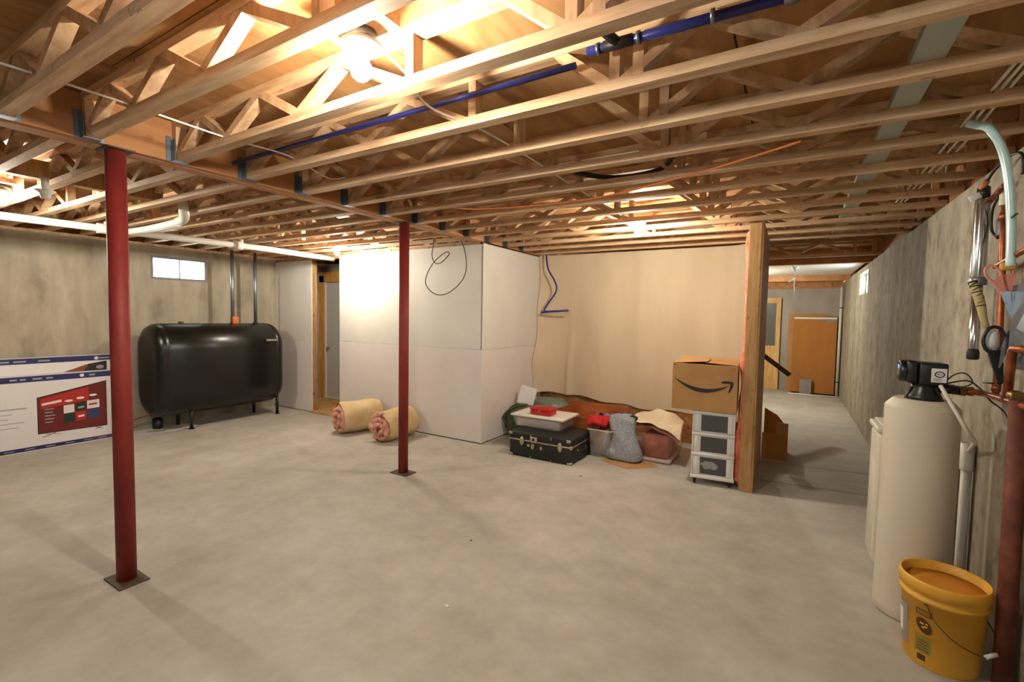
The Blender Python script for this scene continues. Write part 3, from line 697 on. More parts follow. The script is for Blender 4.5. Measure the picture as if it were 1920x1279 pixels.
q(1.86, 1.91, .38, .385, .40, .405, 'tv_text', .0022, .0025, 'screen_line'); q(1.86, 1.91, .285, .29, .305, .31, 'tv_white', .0022, .0025, 'screen_line'); q(1.95, 2.02, .40, .405, .42, .425, 'tv_redbright', .0022, .0025, 'screen_line')
q(1.58, 1.68, .125, .155, .131, .161, 'tv_dark', .001, .0014, 'stand_print'); q(1.60, 1.72, .155, .135, .161, .141, 'tv_text', .001, .0014, 'stand_print')
q(2.0, 2.06, .125, .155, .131, .161, 'tv_dark', .001, .0014, 'stand_print'); q(2.0, 2.06, .155, .125, .161, .131, 'tv_dark', .001, .0014, 'stand_print')
for j, w_ in enumerate((.22, .12, .09, .2, .16)): strip(tv1, FX, 1.25, 1.25 + w_, .44 - j * .045, .447 - j * .045 + (.006 if j == 0 else 0), 'tv_text', 'print_mark', .001)

# ------------------------------------------------------------------ insulation rolls
def roll(A, Bp, r, label, spiral_seed, r2=None):
    A = Vector(A); Bp = Vector(Bp); d = (Bp - A).normalized(); Ln = (Bp - A).length; r2 = r2 or r
    u = Vector((0, 0, 1)); u = (u - d * u.dot(d)).normalized(); x = d.cross(u)
    t_ = thing('insulation_roll', label, 'insulation roll', (A.x, A.y, 0), group='insulation rolls')
    rnd = random.Random(spiral_seed)
    ph = rnd.random() * 6
    def P(a, s, rr):
        w_ = 1 + .035 * sin(2 * a + ph) + .02 * sin(5 * a + s * 4 + ph)
        p = A + d * (s * Ln) + (u * cos(a) + x * sin(a)) * rr * w_
        p.z = max(p.z, .004); return p
    def wrap(u_, v_):
        a = 2 * pi * u_; rr = r + (r2 - r) * v_ + .012 * sin(v_ * 9 + 3 * a + ph) * .4
        if v_ < .04: rr *= .95
        if v_ > .94: rr *= .97
        return P(a, v_, rr)
    mb = MB().grid(wrap, 40, 18)
    o = len(mb.v); k = 41 * 18; mb.v.append(tuple(P(0, .99, 0))); 
    for i in range(40): mb.f.append((k + i, k + i + 1, o)); mb.sm.append(True); mb.mi.append(0)
    obj('paper_facing', mb, 'kraft_roll', t_)
    # the wound pink wool: a spiral ribbon that stands out of the near end
    turns = 2.6; th = .045
    def spir(side):
        def f(u_, v_):
            a = turns * 2 * pi * u_ + ph; rr = r * (.06 + .88 * u_) + side * th * .42
            out = -.035 * (1 - u_) ** 1.0 * 2.2 * (1 + .3 * sin(3 * a)) - .01
            return P(a, 0, rr) + d * (out if v_ < .5 else .10)
        return f
    mb = MB(); N = 120
    vs = []
    for i in range(N + 1):
        u_ = i / N
        for side, dd in ((-1, 1), (-1.15, .35), (0, 0), (1.15, .35), (1, 1)):
            a = turns * 2 * pi * u_ + ph; rr = max(.004, r * (.06 + .84 * u_) + side * th * .5)
            out = -(.055 * (1 - u_) + .012) * (1 + .25 * sin(2.3 * a)) - .012 * sin(7 * a)
            vs.append(P(a, 0, rr) + d * (out + dd * (.07 if dd == 1 else .03)))
    fs = [(i*5+k, i*5+k+1, (i+1)*5+k+1, (i+1)*5+k) for i in range(N) for k in range(4)]
    mb.add(vs, fs, True)
    obj('wound_wool', mb, 'pink_wool', t_)
    mb = MB().grid(lambda u_, v_: P(2 * pi * u_, .03, r * .93 * v_), 30, 3)
    obj('wool_core', mb, 'pink_wool', t_)
    mb = MB()
    for kx in range(5):
        a0 = rnd.uniform(.3, 2.2); s0 = rnd.uniform(.25, .8); 
        mb.grid(lambda u_, v_: P(-a0 + (u_ - .5) * .16, s0 + (v_ - .5) * .09, (r + (r2 - r) * s0) * 1.012), 5, 4)
    obj('paper_tear', mb, 'pink_wool', t_)
    return t_
roll((-4.62, 3.70, .185), (-4.48, 4.18, .19), .182, 'left roll of pink insulation in tan paper, its end pulled out', 3, .185)
roll((-3.93, 3.70, .165), (-3.95, 4.18, .175), .165, 'right roll of pink insulation in tan paper, folded loosely at the end', 11, .175)

# ------------------------------------------------------------------ steamer trunk and what lies on it
tr = thing('storage_trunk', 'black footlocker trunk with silver clasps on the floor', 'trunk', (-2.14, 4.4, 0))
X0, X1, Y0, Y1, H = -2.49, -1.79, 4.145, 4.64, .25
obj('trunk_body', BB((X0, Y0, .002), (X1, Y1, .172), .006, 2), 'trunk_black', tr)
obj('trunk_lid', BB((X0 - .002, Y0 - .002, .176), (X1 + .002, Y1, H), .008, 2), 'trunk_black', tr)
obj('metal_band', BB((X0 - .005, Y0 - .005, .167), (X1 + .005, Y1 + .003, .181), .002, 1), 'nickel', tr)
for xx in (X0 + .15, X1 - .12):
    cl = obj('clasp', MB().lathe([(.026, 0), (.024, -.008), (.012, -.013)], (xx, Y0 - .005, .165), 16, 'Y', sx=1, sy=1.9), 'nickel', tr)
lk = obj('lock_plate', BB((-2.245, Y0 - .012, .165), (-2.165, Y0 - .002, .225), .004, 1), 'nickel', tr)
obj('keyhole', MB().lathe([(.014, -.004), (.014, 0)], (-2.205, Y0 - .0125, .2), 14, 'Y'), 'ink', lk)
obj('hasp', MB().lathe([(.022, 0), (.018, -.009)], (-2.215, Y0 - .003, .125), 14, 'Y', sy=1.5).lathe([(.018, 0), (.014, -.007)], (-2.265, Y0 - .002, .128), 12, 'Y'), 'nickel', tr)
obj('hasp', MB().lathe([(.016, 0), (.013, -.007)], (-2.12, Y0 - .002, .122), 12, 'Y', sy=1.3), 'nickel', tr)
for (xx, zz) in ((X0 + .02, .012), (X1 - .02, .012), (X0 + .01, .235), (X1 - .03, .235), (X0 + .25, .01), (X0 + .48, .01), (X0 + .25, .232), (X0 + .48, .232)):
    big = xx < X0 + .03 or xx > X1 - .05
    obj('corner_cap', BB((xx - (.022 if big else .006), Y0 - .008, max(.002, zz - .014)), (xx + (.022 if big else .006), Y0 + .0, zz + .014), .003, 1), 'nickel', tr)
obj('corner_cap', BB((X1 - .02, Y0 - .006, .002), (X1 + .006, Y0 + .03, .03), .005, 1), 'nickel', tr)
obj('corner_cap', BB((X1 - .02, Y0 - .006, .152), (X1 + .008, Y0 + .02, .192), .005, 1), 'nickel', tr)
obj('side_handle', MB().tube([(X1 + .004, 4.30, .12), (X1 + .03, 4.32, .115), (X1 + .032, 4.40, .11), (X1 + .03, 4.48, .115), (X1 + .004, 4.50, .12)], .009, 8, res=4), 'black_rubber', tr)
for y in (4.30, 4.50): obj('handle_ring', MB().lathe([(.016, 0), (.012, .008)], (X1 + .001, y, .12), 12, 'X'), 'chrome', tr)

bn = thing('lidded_bin', 'clear plastic bin of papers with white lid, on the black trunk', 'storage bin', (-2.3, 4.57, .25), rz=0)
mb = MB(); R2 = Matrix.Rotation(radians(-4), 3, 'Z')
def tub(mb, cx, cy, z0, z1, bx_, by_, tx_, ty_, rr=.03, n=5, flip=1):
    def ring(hx, hy, z):
        pts = []
        for (sx, sy, a0) in ((1, 1, 0), (-1, 1, pi/2), (-1, -1, pi), (1, -1, 3*pi/2)):
            for k in range(n + 1):
                a = a0 + (pi/2) * k / n; pts.append((cx + sx*(hx-rr) + rr*cos(a), cy + sy*(hy-rr) + rr*sin(a), z))
        return pts
    a = ring(bx_, by_, z0); b_ = ring(tx_, ty_, z1); m_ = len(a)
    mb.add(a + b_, [(k, (k+1) % m_, m_+(k+1) % m_, m_+k) for k in range(m_)], True)
    o = len(mb.v) - 2*m_; mb.f.append(tuple(o + k for k in reversed(range(m_)))); mb.sm.append(False); mb.mi.append(0)
    return m_, o
mb = MB(); tub(mb, -2.30, 4.575, .2515, .368, .275, .19, .30, .21)
obj('tub', mb, 'clear_plastic', bn)
obj('papers', BB((-2.56, 4.40, .254), (-2.04, 4.75, .35), .01, 2), 'papers', bn)
mb = MB(); tub(mb, -2.30, 4.575, .368, .384, .325, .23, .318, .223); m_ = 24
tub(mb, -2.30, 4.575, .384, .3842, .318, .223, .29, .20)
mb.f.append(tuple(range(len(mb.v) - 24, len(mb.v)))); mb.sm.append(False); mb.mi.append(0)
obj('lid', mb, 'lid_white', bn)
rb = thing('red_toolbox', 'small red plastic box sitting on the white bin lid', 'box', (-2.3, 4.5, .385))
RR = Matrix.Rotation(radians(-3), 3, 'Z')
obj('box_body', BB((-2.41, 4.43, .3855), (-2.17, 4.60, .435), .008, 2), 'red_plastic', rb)
obj('box_lid', BB((-2.415, 4.425, .437), (-2.165, 4.605, .465), .009, 2), 'red_plastic', rb)
obj('latch', BB((-2.30, 4.418, .418), (-2.285, 4.43, .446), .002, 1), 'nickel', rb)
obj('lid_panel', BB((-2.375, 4.46, .464), (-2.205, 4.57, .469), .002, 1), 'red_plastic', rb)

# ------------------------------------------------------------------ things around the trunk
def blob(name, c, size, mat, parent=None, seed=1, amp=.08, n=24, m=14, flat=True, sq=1.0, **kw):
    rnd = random.Random(seed); ph = [rnd.uniform(0, 6) for _ in range(6)]; cx, cy, cz = c; sx, sy, sz = size
    def f(u, v):
        a = 2*pi*u; b_ = pi*(v - .5)
        ca, sa, cb, sb = cos(a), sin(a), cos(b_), sin(b_)
        e = lambda t_: math.copysign(abs(t_) ** sq, t_)
        w_ = 1 + amp * (sin(3*a + ph[0]) * cos(2*b_ + ph[1]) + .6 * sin(5*a + ph[2] + 3*b_) * cb + .4 * sin(9*a + ph[3]) * cb * cos(4*b_ + ph[4]))
        return (cx + sx*e(ca)*e(cb)*w_, cy + sy*e(sa)*e(cb)*w_, max(.003, cz + sz*e(sb)*w_))
    return obj(name, MB().grid(f, n, m), mat, parent, **kw)
df = thing('duffel_bag', 'olive green duffel bag in the corner behind the trunk', 'bag', (-2.72, 4.93, 0))
blob('bag_body', (-2.72, 4.93, .19), (.225, .23, .19), 'duffel_green', df, 4, .05, 32, 20, sq=.6)
obj('strap', MB().tube([(-2.9, 4.72, .14), (-2.92, 4.70, .25), (-2.82, 4.74, .36), (-2.7, 4.85, .39)], .012, 6, res=4), 'duffel_green', df)
obj('pale_pouch', BB((-2.60, 4.655, .22), (-2.55, 4.70, .31), .012), 'cream', df)
hb = thing('white_board', 'white board scrap leaning on the green bag against the drywall', 'board', (-2.77, 4.95, .3))
Rm = Matrix.Rotation(radians(10), 3, 'Y') @ Matrix.Rotation(radians(-14), 3, 'X')
obj('board', MB().bbox((-2.875, 4.93, .37), (-2.65, 4.942, .60), .003, 1, rot=Rm, piv=(-2.77, 4.93, .38), smooth=False), 'label_white', hb)
blob('plastic_sack', (-2.66, 5.44, .17), (.25, .18, .22), 'teal_plastic', None, 8, .07, 32, 18, sq=.55, loc=(-2.38, 5.42, 0),
     label='grey-green plastic sheeting heaped under the paper wall', cat='plastic sheet')
# wooden drawer
dw = thing('wooden_drawer', 'open reddish-brown wooden drawer box behind the bins', 'drawer', (-1.98, 5.2, 0))
Rz = Matrix.Rotation(radians(-4), 3, 'Z'); pv_ = (-1.98, 5.2, 0)
obj('front_board', B((-2.36, 4.93, .18), (-1.62, 4.95, .31), rot=Rz, piv=pv_), 'red_wood', dw)
obj('back_board', B((-2.36, 5.40, .18), (-1.62, 5.42, .40), rot=Rz, piv=pv_), 'red_wood', dw)
obj('side_board', B((-2.36, 4.951, .18), (-2.34, 5.399, .36), rot=Rz, piv=pv_), 'red_wood', dw)
obj('side_board', B((-1.64, 4.951, .18), (-1.62, 5.399, .36), rot=Rz, piv=pv_), 'red_wood', dw)
obj('drawer_bottom', B((-2.34, 4.951, .18), (-1.64, 5.399, .195), rot=Rz, piv=pv_), 'red_wood', dw)
cb = obj('low_crate', BB((-2.3, 4.98, .002), (-1.68, 5.36, .178), .004, 1, smooth=False), 'cardboard_dark', loc=(-2, 5.1, 0), label='brown carton under the wooden drawer', cat='carton')
# tote with clothes
tt = thing('clothes_tote', 'clear open tote of mixed clothes between trunk and grey bag', 'tote', (-1.64, 4.72, 0))
mb = MB(); tub(mb, -1.66, 4.75, .003, .285, .105, .17, .125, .20); obj('tub', mb, 'clear_plastic', tt)
mb = MB(); tub(mb, -1.66, 4.75, .285, .297, .135, .21, .135, .21); mb.f.pop(); mb.sm.pop(); mb.mi.pop(); obj('rim', mb, 'cream', tt)
blob('contents', (-1.66, 4.75, .14), (.10, .165, .135), 'mixed_clothes', tt, 5, .03, sq=.5)
blob('red_clothes', (-1.72, 4.72, .352), (.13, .17, .05), 'red_cloth', None, 9, .24, 48, 24, loc=(-1.72, 4.72, .25), label='crumpled bright red cloth heaped on the clothes tote', cat='cloth')
mb = MB().grid(lambda u, v: (-1.90 + .30 * u, 4.86 + .14 * v, .345 + .05 * sin(3.1 * u) * (1 - .5 * v) + .012 * sin(17 * u + 5 * v)), 14, 8)
mb.grid(lambda u, v: (-1.90 + .30 * u, 4.86 + .14 * v, .335 + .05 * sin(3.1 * u) * (1 - .5 * v) + .012 * sin(17 * u + 5 * v)), 14, 8)
obj('blue_cloth', mb, 'blue_cloth', loc=(-1.75, 4.9, .3), label='pale blue folded cloth behind the red cloth', cat='cloth')
# grey bag
gb = thing('grey_bag', 'slumped grey knitted bag on the floor between the totes', 'bag', (-1.42, 4.62, 0))
def gbag(u, v):
    a = 2*pi*u; h = v * .46; t_ = v
    wx = (.162 - .045 * t_) * (1 + .04 * sin(3*a + 5*t_)); wy = (.095 - .03 * t_) * (1 + .05 * sin(4*a))
    if v > .93: wx *= max(.0, (1 - v) / .07) ** .5; wy *= max(.0, (1 - v) / .07) ** .5
    if v < .04: wx *= .6 + 10 * v; wy *= .6 + 10 * v
    e = lambda q_: math.copysign(abs(q_) ** .75, q_)
    return (-1.40 - .06 * t_ + wx * e(cos(a)) + .012 * sin(9 * t_ + a), 4.62 + .06 * t_ + wy * e(sin(a)) + .012 * sin(7 * t_ + 3 * a), .003 + h + .02 * sin(2*a) * t_)
obj('bag_body', MB().grid(gbag, 40, 24), 'grey_knit', gb)
obj('top_handle', MB().tube([(-1.40, 4.69, .42), (-1.36, 4.68, .455), (-1.31, 4.68, .44), (-1.33, 4.68, .41)], .010, 8, res=4), 'black_rubber', gb)
blob('side_flap', (-1.53, 4.60, .06), (.06, .06, .06), 'grey_knit', gb, 3, .1)
# red tote
rt = thing('red_tote', 'clear tote of red things with a white base, right of the grey bag', 'tote', (-1.2, 4.95, 0))
mb = MB(); tub(mb, -1.13, 4.93, .003, .30, .165, .22, .19, .24); obj('tub', mb, 'clear_red', rt)
obj('tub_base', BB((-1.29, 4.712, .003), (-.98, 5.14, .04), .015, 2), 'lid_white', rt)
obj('contents', BB((-1.27, 4.73, .042), (-1.0, 5.12, .27), .03, 2), 'red_contents', rt)
bt = thing('insulation_batt', 'cream paper-faced insulation batt draped over the red tote', 'insulation batt', (-1.15, 4.95, .3))
def batt(u, v):
    x = -1.43 + .50 * u; y = 4.74 + .55 * v
    z = .335 + .10 * sin(pi * min(1, max(0, .15 + .75 * u))) * (.6 + .4 * v) - .02 * (1 - v) ** 2 * (u ** .8) + .012 * sin(6*u + 4*v) + .008 * sin(17 * u - 6 * v)
    if u > .72 : z -= .05 * (u - .72) / .28 * (1 - v)
    return (x - .03 * v + .04 * (1 - v) * u, y - .06 * u, z)
mb = MB().grid(batt, 24, 16); obj('paper_facing', mb, 'paper_blanket', bt)
mb = MB().grid(lambda u, v: tuple(Vector(batt(.02 + .98 * u, .02 + .96 * v)) - Vector((0, 0, .045))), 24, 16)
def edge(u, v):
    p = Vector(batt(1, u)); return p + Vector((.012 * sin(pi * v), 0, -.045 * v + .006 * sin(30 * u)))
mb.grid(edge, 20, 5); obj('wool', mb, 'pink_wool', bt)
obj('floor_cardboard', MB().prism([(-1.62, 4.50), (-1.30, 4.36), (-1.07, 4.60), (-1.15, 4.68), (-1.5, 4.66)], .0, .004, 'XY'), 'cardboard', loc=(-1.35, 4.6, 0), label='torn brown cardboard flat on the floor under the grey bag', cat='cardboard')

# ------------------------------------------------------------------ drawer cart and carton
ct = thing('drawer_cart', 'white three-drawer plastic cart on casters by the wooden stud', 'drawer cart', (-.565, 4.50, 0), rz=radians(6))
W2, D2 = .17, .17
def cbx(name, a, b_, mat, par=ct, r_=.006): return obj(name, BB(a, b_, r_, 2), mat, par, world=False)
cbx('top_panel', (-W2 - .006, -D2 - .006, .628), (W2 + .006, D2, .655), 'cart_white')
cbx('base_panel', (-W2 - .006, -D2 - .006, .055), (W2 + .006, D2, .085), 'cart_white')
for z in (.255, .437): cbx('frame_rail', (-W2 - .002, -D2 - .004, z), (W2 + .002, D2, z + .028), 'cart_white')
for sx in (-1, 1):
    cbx('frame_post', (sx*W2 - .012 if sx > 0 else -W2 - .0, -D2 - .002, .08), (W2 if sx > 0 else -W2 + .012, -D2 + .022, .63), 'cart_white', r_=.003)
    cbx('frame_post', (sx*W2 - .012 if sx > 0 else -W2 - .0, D2 - .024, .08), (W2 if sx > 0 else -W2 + .012, D2 - .002, .63), 'cart_white', r_=.003)
for i, (z0, z1) in enumerate(((.088, .252), (.286, .434), (.468, .626))):
    mb = MB()
    mb.bbox((-W2 + .012, -D2 + .004, z0), (-.098, -D2 + .020, z1), .003, 1); mb.bbox((.112, -D2 + .004, z0), (W2 - .012, -D2 + .020, z1), .003, 1)
    mb.box((-.0981, -D2 + .004, z0), (.1121, -D2 + .020, z0 + .008)); mb.box((-.0981, -D2 + .004, z1 - .006), (.1121, -D2 + .020, z1))
    mb.box((-W2 + .014, -D2 + .02, z0 + .004), (W2 - .014, D2 - .03, z0 + .01))
    dr = obj('drawer', mb, 'cart_white', ct, world=False)
    me_ = obj('drawer_window', B((-.098, -D2 + .010, z0 + .008), (.112, -D2 + .016, z1 - .006)), 'cart_mesh', ct, world=False); me_.parent = dr
    sd = obj('drawer_side', B((-W2 + .004, -D2 + .024, z0 + .004), (-W2 + .007, D2 - .03, z1)), 'cart_side', ct, world=False); sd.parent = dr
    sd = obj('drawer_side', B((W2 - .007, -D2 + .024, z0 + .004), (W2 - .004, D2 - .03, z1)), 'cart_side', ct, world=False); sd.parent = dr
    if i == 0:
        bl = blob('white_contents', (-.02, -D2 + .0085, .175), (.062, .003, .030), 'cloud', None, 5, .33, 44, 16); bl.parent = dr
for sx in (-1, 1):
    for sy in (-1, 1):
        obj('caster', MB().lathe([(.014, -.011), (.022, -.008), (.022, .008), (.014, .011)], (sx*(W2-.03), sy*(D2-.035), .0225), 16, 'X').box((sx*(W2-.03)-.014, sy*(D2-.035)-.012, .03), (sx*(W2-.03)+.014, sy*(D2-.035)+.012, .056)), 'black_rubber', ct, world=False)
bx = thing('cardboard_box', 'brown cardboard box with black smile arrow, on the white drawer cart', 'box', (-.641, 4.46, .657), rz=radians(3))
HW, HD, HH = .262, .165, .405
def cb_(name, a, b_, mat='cardboard', **k): return obj(name, MB().bbox(a, b_, .002, 1, smooth=False, **k), mat, bx, world=False)
cb_('front_face', (-HW, -HD, 0), (HW, -HD + .006, HH)); cb_('rear_face', (-HW, HD - .006, 0), (HW, HD, HH))
cb_('side_face', (-HW, -HD + .006, 0), (-HW + .006, HD - .006, HH)); cb_('side_face', (HW - .006, -HD + .006, 0), (HW, HD - .006, HH))
cb_('bottom', (-HW + .006, -HD + .006, 0), (HW - .006, HD - .006, .006))
ry = lambda d: Matrix.Rotation(radians(d), 3, 'Y'); rxx = lambda d: Matrix.Rotation(radians(d), 3, 'X')
cb_('top_flap', (-HW, -HD + .006, HH), (HW * .1, HD - .006, HH + .005), rot=ry(-5), piv=(-HW, 0, HH))
cb_('top_flap', (.0, -HD + .006, HH + .001), (HW, HD - .006, HH + .006), rot=ry(3), piv=(HW, 0, HH))
cb_('top_flap', (-HW + .02, HD - .006, HH), (HW - .005, HD + .08, HH + .004), rot=rxx(22), piv=(0, HD - .006, HH))
# smile arrow
def smile():
    mb = MB(); y0 = -HD - .0012; y1 = -HD - .0002
    N = 24; top = []; bot = []
    for i in range(N + 1):
        u = i / N; x = -.24 + .43 * u; zc = .275 - .105 * sin(pi * (u ** .8) * .62 + .0) - .0
        zc = .272 - .33 * u + .29 * u * u + .0
        th = .004 + .032 * sin(pi * min(1, u * 1.0)) ** .8
        top.append((x, zc + th * .5)); bot.append((x, zc - th * .5))
    mb.prism(top + bot[::-1], y0, y1, 'XZ')
    mb.prism([(.138, .268), (.18, .276), (.222, .272), (.232, .262), (.228, .232), (.205, .178), (.192, .176), (.203, .225), (.206, .248), (.19, .254), (.15, .25), (.135, .256)], y0, y1, 'XZ')
    return mb
obj('smile_arrow_print', smile(), 'ink', bx, world=False)
obj('small_mark_print', MB().prism([(.215, .352), (.235, .352), (.235, .38), (.215, .38)], -HD - .0010, -HD - .0002, 'XZ'), 'cardboard_dark', bx, world=False)
obj('corner_hole_print', MB().prism([(-HW + .01, HH - .018), (-HW + .022, HH - .018), (-HW + .022, HH - .006), (-HW + .01, HH - .006)], -HD - .0010, -HD - .0002, 'XZ'), 'ink', bx, world=False)

# ------------------------------------------------------------------ passage
cf = thing('floor_carton', 'open cardboard carton on the floor behind the wooden stud', 'carton', (-.12, 5.75, 0))
obj('front_face', B((-.226, 5.56, 0), (.01, 5.566, .27)), 'cardboard_dark', cf); obj('side_face', B((.004, 5.566, 0), (.01, 5.95, .27)), 'cardboard_dark', cf)
obj('rear_face', B((-.226, 5.95, 0), (.01, 5.956, .27)), 'cardboard_dark', cf)
obj('flap', MB().box((-.10, 5.52, .268), (.01, 5.53, .40), rot=Matrix.Rotation(radians(8), 3, 'X'), piv=(0, 5.52, .27)), 'cardboard', cf)
obj('flap', MB().prism([(-.226, .27), (.0, .27), (-.10, .40), (-.226, .47)], 5.951, 5.956, 'XZ'), 'cardboard_dark', cf)
hr = thing('handrail', 'dark brown slanting wooden handrail in the passage', 'handrail', (-.3, 7.0, 1))
obj('rail', MB().bar((-.62, 7.3, 1.20), (.0, 7.3, .72), .05, .06, up=(0, 0, 1)), 'handrail', hr)
obj('newel', MB().box((-.72, 7.26, 0), (-.62, 7.34, 1.3)), 'handrail', hr)
fd = thing('leaning_door', 'pale pine door with a grey glass pane leaning at the far wall', 'door', (-.7, 11.33, 0))
obj('door_stile', BB((-.30, 11.32, .0), (-.215, 11.36, 1.93), .003, 1, smooth=False), 'pine_door', fd)
obj('door_stile', BB((-1.10, 11.32, .0), (-1.015, 11.36, 1.93), .003, 1, smooth=False), 'pine_door', fd)
for a, b_ in ((0, .2), (.82, .92), (1.82, 1.93)): obj('door_rail', B((-1.014, 11.32, a), (-.301, 11.36, b_)), 'pine_door', fd)
obj('door_panel', B((-1.014, 11.335, .2), (-.301, 11.35, .82)), 'pine_door', fd)
obj('door_glass', B((-1.014, 11.335, .92), (-.301, 11.345, 1.82)), 'pane_grey', fd)
fb = thing('flat_carton', 'big orange-brown flat carton standing against the far wall', 'carton', (.4, 10.97, 0))
obj('carton', BB((.02, 10.95, .03), (.745, 11.10, 1.54), .004, 1, smooth=False), 'cardboard_dark', fb)
obj('top_edge', B((.03, 10.945, 1.495), (.74, 10.95, 1.53)), 'lid_white', fb)
obj('paper_label', B((.55, 10.942, 1.44), (.73, 10.946, 1.50)), 'label_grey', fb)
obj('flat_carton', BB((-.07, 11.12, .0), (.62, 11.22, 1.60), .004, 1, smooth=False), 'cardboard', loc=(.3, 11.15, 0), label='second flat carton showing behind the big orange-brown one', cat='carton')
obj('grey_block', BB((.17, 10.86, .0), (.37, 10.93, .30), .004, 1, smooth=False), 'label_grey', loc=(.27, 10.9, 0), label='small grey block standing before the flat carton', cat='block')
obj('white_strip', BB((-.02, 10.78, .0), (.77, 10.84, .022), .004, 1), 'pvc', loc=(.4, 10.8, 0), label='white plastic strip lying on the floor before the flat carton', cat='strip')
cp = thing('corner_pipe', 'thin white pipe running down the far corner of the right wall', 'pipe', (.79, 11.0, 0))
obj('pipe_run', MB().tube([(.79, 10.97, .0), (.79, 10.97, 2.12)], .024, 12), 'pvc', cp)
for z in (.28, 1.72): obj('pipe_clamp', MB().lathe([(.028, -.008), (.028, .008)], (.79, 10.97, z), 14), 'black_rubber', cp)

# ------------------------------------------------------------------ water softener
so = thing('water_softener', 'tall cream cylinder water softener with black control head', 'water softener', (.565, 2.985, 0))
SX, SY = .562, 2.985
obj('tank', MB().lathe([(.135, .0), (.146, .012), (.147, .05), (.1445, .5), (.1445, 1.035), (.142, 1.045), (.112, 1.078), (.105, 1.082)], (SX, SY, 0), 56), 'tank_vinyl', so)
obj('neck', MB().lathe([(.075, 1.08), (.068, 1.10), (.048, 1.135), (.05, 1.16)], (SX, SY - .02, 0), 28), 'black_plastic', so)
for k in range(6):
    a = k * pi / 3 + .3; obj('neck_rib', MB().bar((SX + .07*cos(a), SY - .02 + .07*sin(a), 1.085), (SX + .05*cos(a), SY - .02 + .05*sin(a), 1.14), .008, .012, up=(cos(a), sin(a), 0)), 'black_plastic', so)
hd = obj('control_head', BB((SX - .03, SY - .075, 1.155), (SX + .075, SY + .05, 1.262), .010, 3), 'black_plastic', so)
obj('head_shroud', MB().bbox((SX - .075, SY - .065, 1.16), (SX - .031, SY + .045, 1.268), .012, 3).lathe([(.045, SX - .100), (.052, SX - .096), (.054, SX - .076), (.052, SX - .07)], (0, SY - .01, 1.215), 28, 'X'), 'black_plastic', so)
obj('display', MB().lathe([(.03, SX - .1025), (.038, SX - .100)], (0, SY - .01, 1.215), 24, 'X', sx=.8, sy=.9), 'pane_grey', so)
obj('display_light', BB((SX - .1035, SY - .045, 1.228), (SX - .1018, SY - .02, 1.244), .0005, 1), 'led_blue', so)
lb = obj('head_label', B((SX + .012, SY - .0765, 1.172), (SX + .068, SY - .075, 1.238)), 'label_white', so)
mb = MB()
for k in range(24):
    a, a2 = 2*pi*k/24, 2*pi*(k+1)/24; cx_, cz_ = SX + .042, 1.210
    mb.add([(cx_ + .019*cos(a), SY - .0774, cz_ + .015*sin(a)), (cx_ + .019*cos(a2), SY - .0774, cz_ + .015*sin(a2)), (cx_ + .014*cos(a2), SY - .0774, cz_ + .010*sin(a2)), (cx_ + .014*cos(a), SY - .0774, cz_ + .010*sin(a))], [(0, 1, 2, 3)])
mb.box((SX + .032, SY - .0774, 1.2085), (SX + .052, SY - .0768, 1.2115))
for z in (1.179, 1.184, 1.189): mb.box((SX + .020, SY - .0774, z), (SX + .05, SY - .0768, z + .0015))
o_ = obj('label_print', mb, 'ink', so); o_.parent = lb
obj('valve_body', MB().tube([(SX + .05, SY - .01, 1.14), (SX + .13, SY - .01, 1.135)], .022, 14).tube([(SX + .06, SY + .03, 1.14), (SX + .12, SY + .03, 1.14)], .018, 12), 'black_plastic', so)
obj('union_nut', MB().lathe([(.02, 0), (.026, .004), (.026, .024), (.02, .028)], (SX + .125, SY - .01, 1.135), 6, 'X', smooth=False).lathe([(.018, .03), (.022, .034), (.022, .05), (.018, .054)], (SX + .125, SY - .01, 1.135), 16, 'X'), 'brass', so)
dh = tube_thing('drain_hose', [(SX + .045, SY - .085, 1.160), (SX + .07, SY - .12, 1.10), (SX + .13, SY - .13, .98), (SX + .19, SY - .03, .90), (SX + .225, SY + .12, .86), (SX + .236, SY + .24, .80)], .0085, 'lid_white', 'thin white drain hose arching down the cream softener', 'hose')
sp = thing('standpipe', 'white drain standpipe against the wall behind the cream softener', 'pipe', (.785, 3.0, 0))
obj('pipe_run', MB().tube([(.80, 3.24, .0), (.80, 3.24, .70)], .022, 16), 'pvc', sp)
obj('inlet_hub', MB().lathe([(.026, .70), (.028, .71), (.028, .84), (.024, .84), (.022, .72)], (.80, 3.24, 0), 20, cap=False), 'pvc', sp)
br = thing('brine_tank', 'square cream brine tank with lid, half hidden by the softener', 'brine tank', (.62, 3.58, 0))
obj('tank', BB((.462, 3.44, .0), (.77, 3.74, .80), .03, 3), 'brine_plastic', br)
obj('lid', BB((.452, 3.43, .80), (.78, 3.75, .835), .012, 2), 'brine_plastic', br)
obj('lid_rim', BB((.475, 3.455, .835), (.76, 3.73, .85), .008, 2), 'brine_plastic', br)
obj('pressed_panel', BB((.4605, 3.50, .05), (.47, 3.68, .62), .003, 1), 'brine_plastic', br)

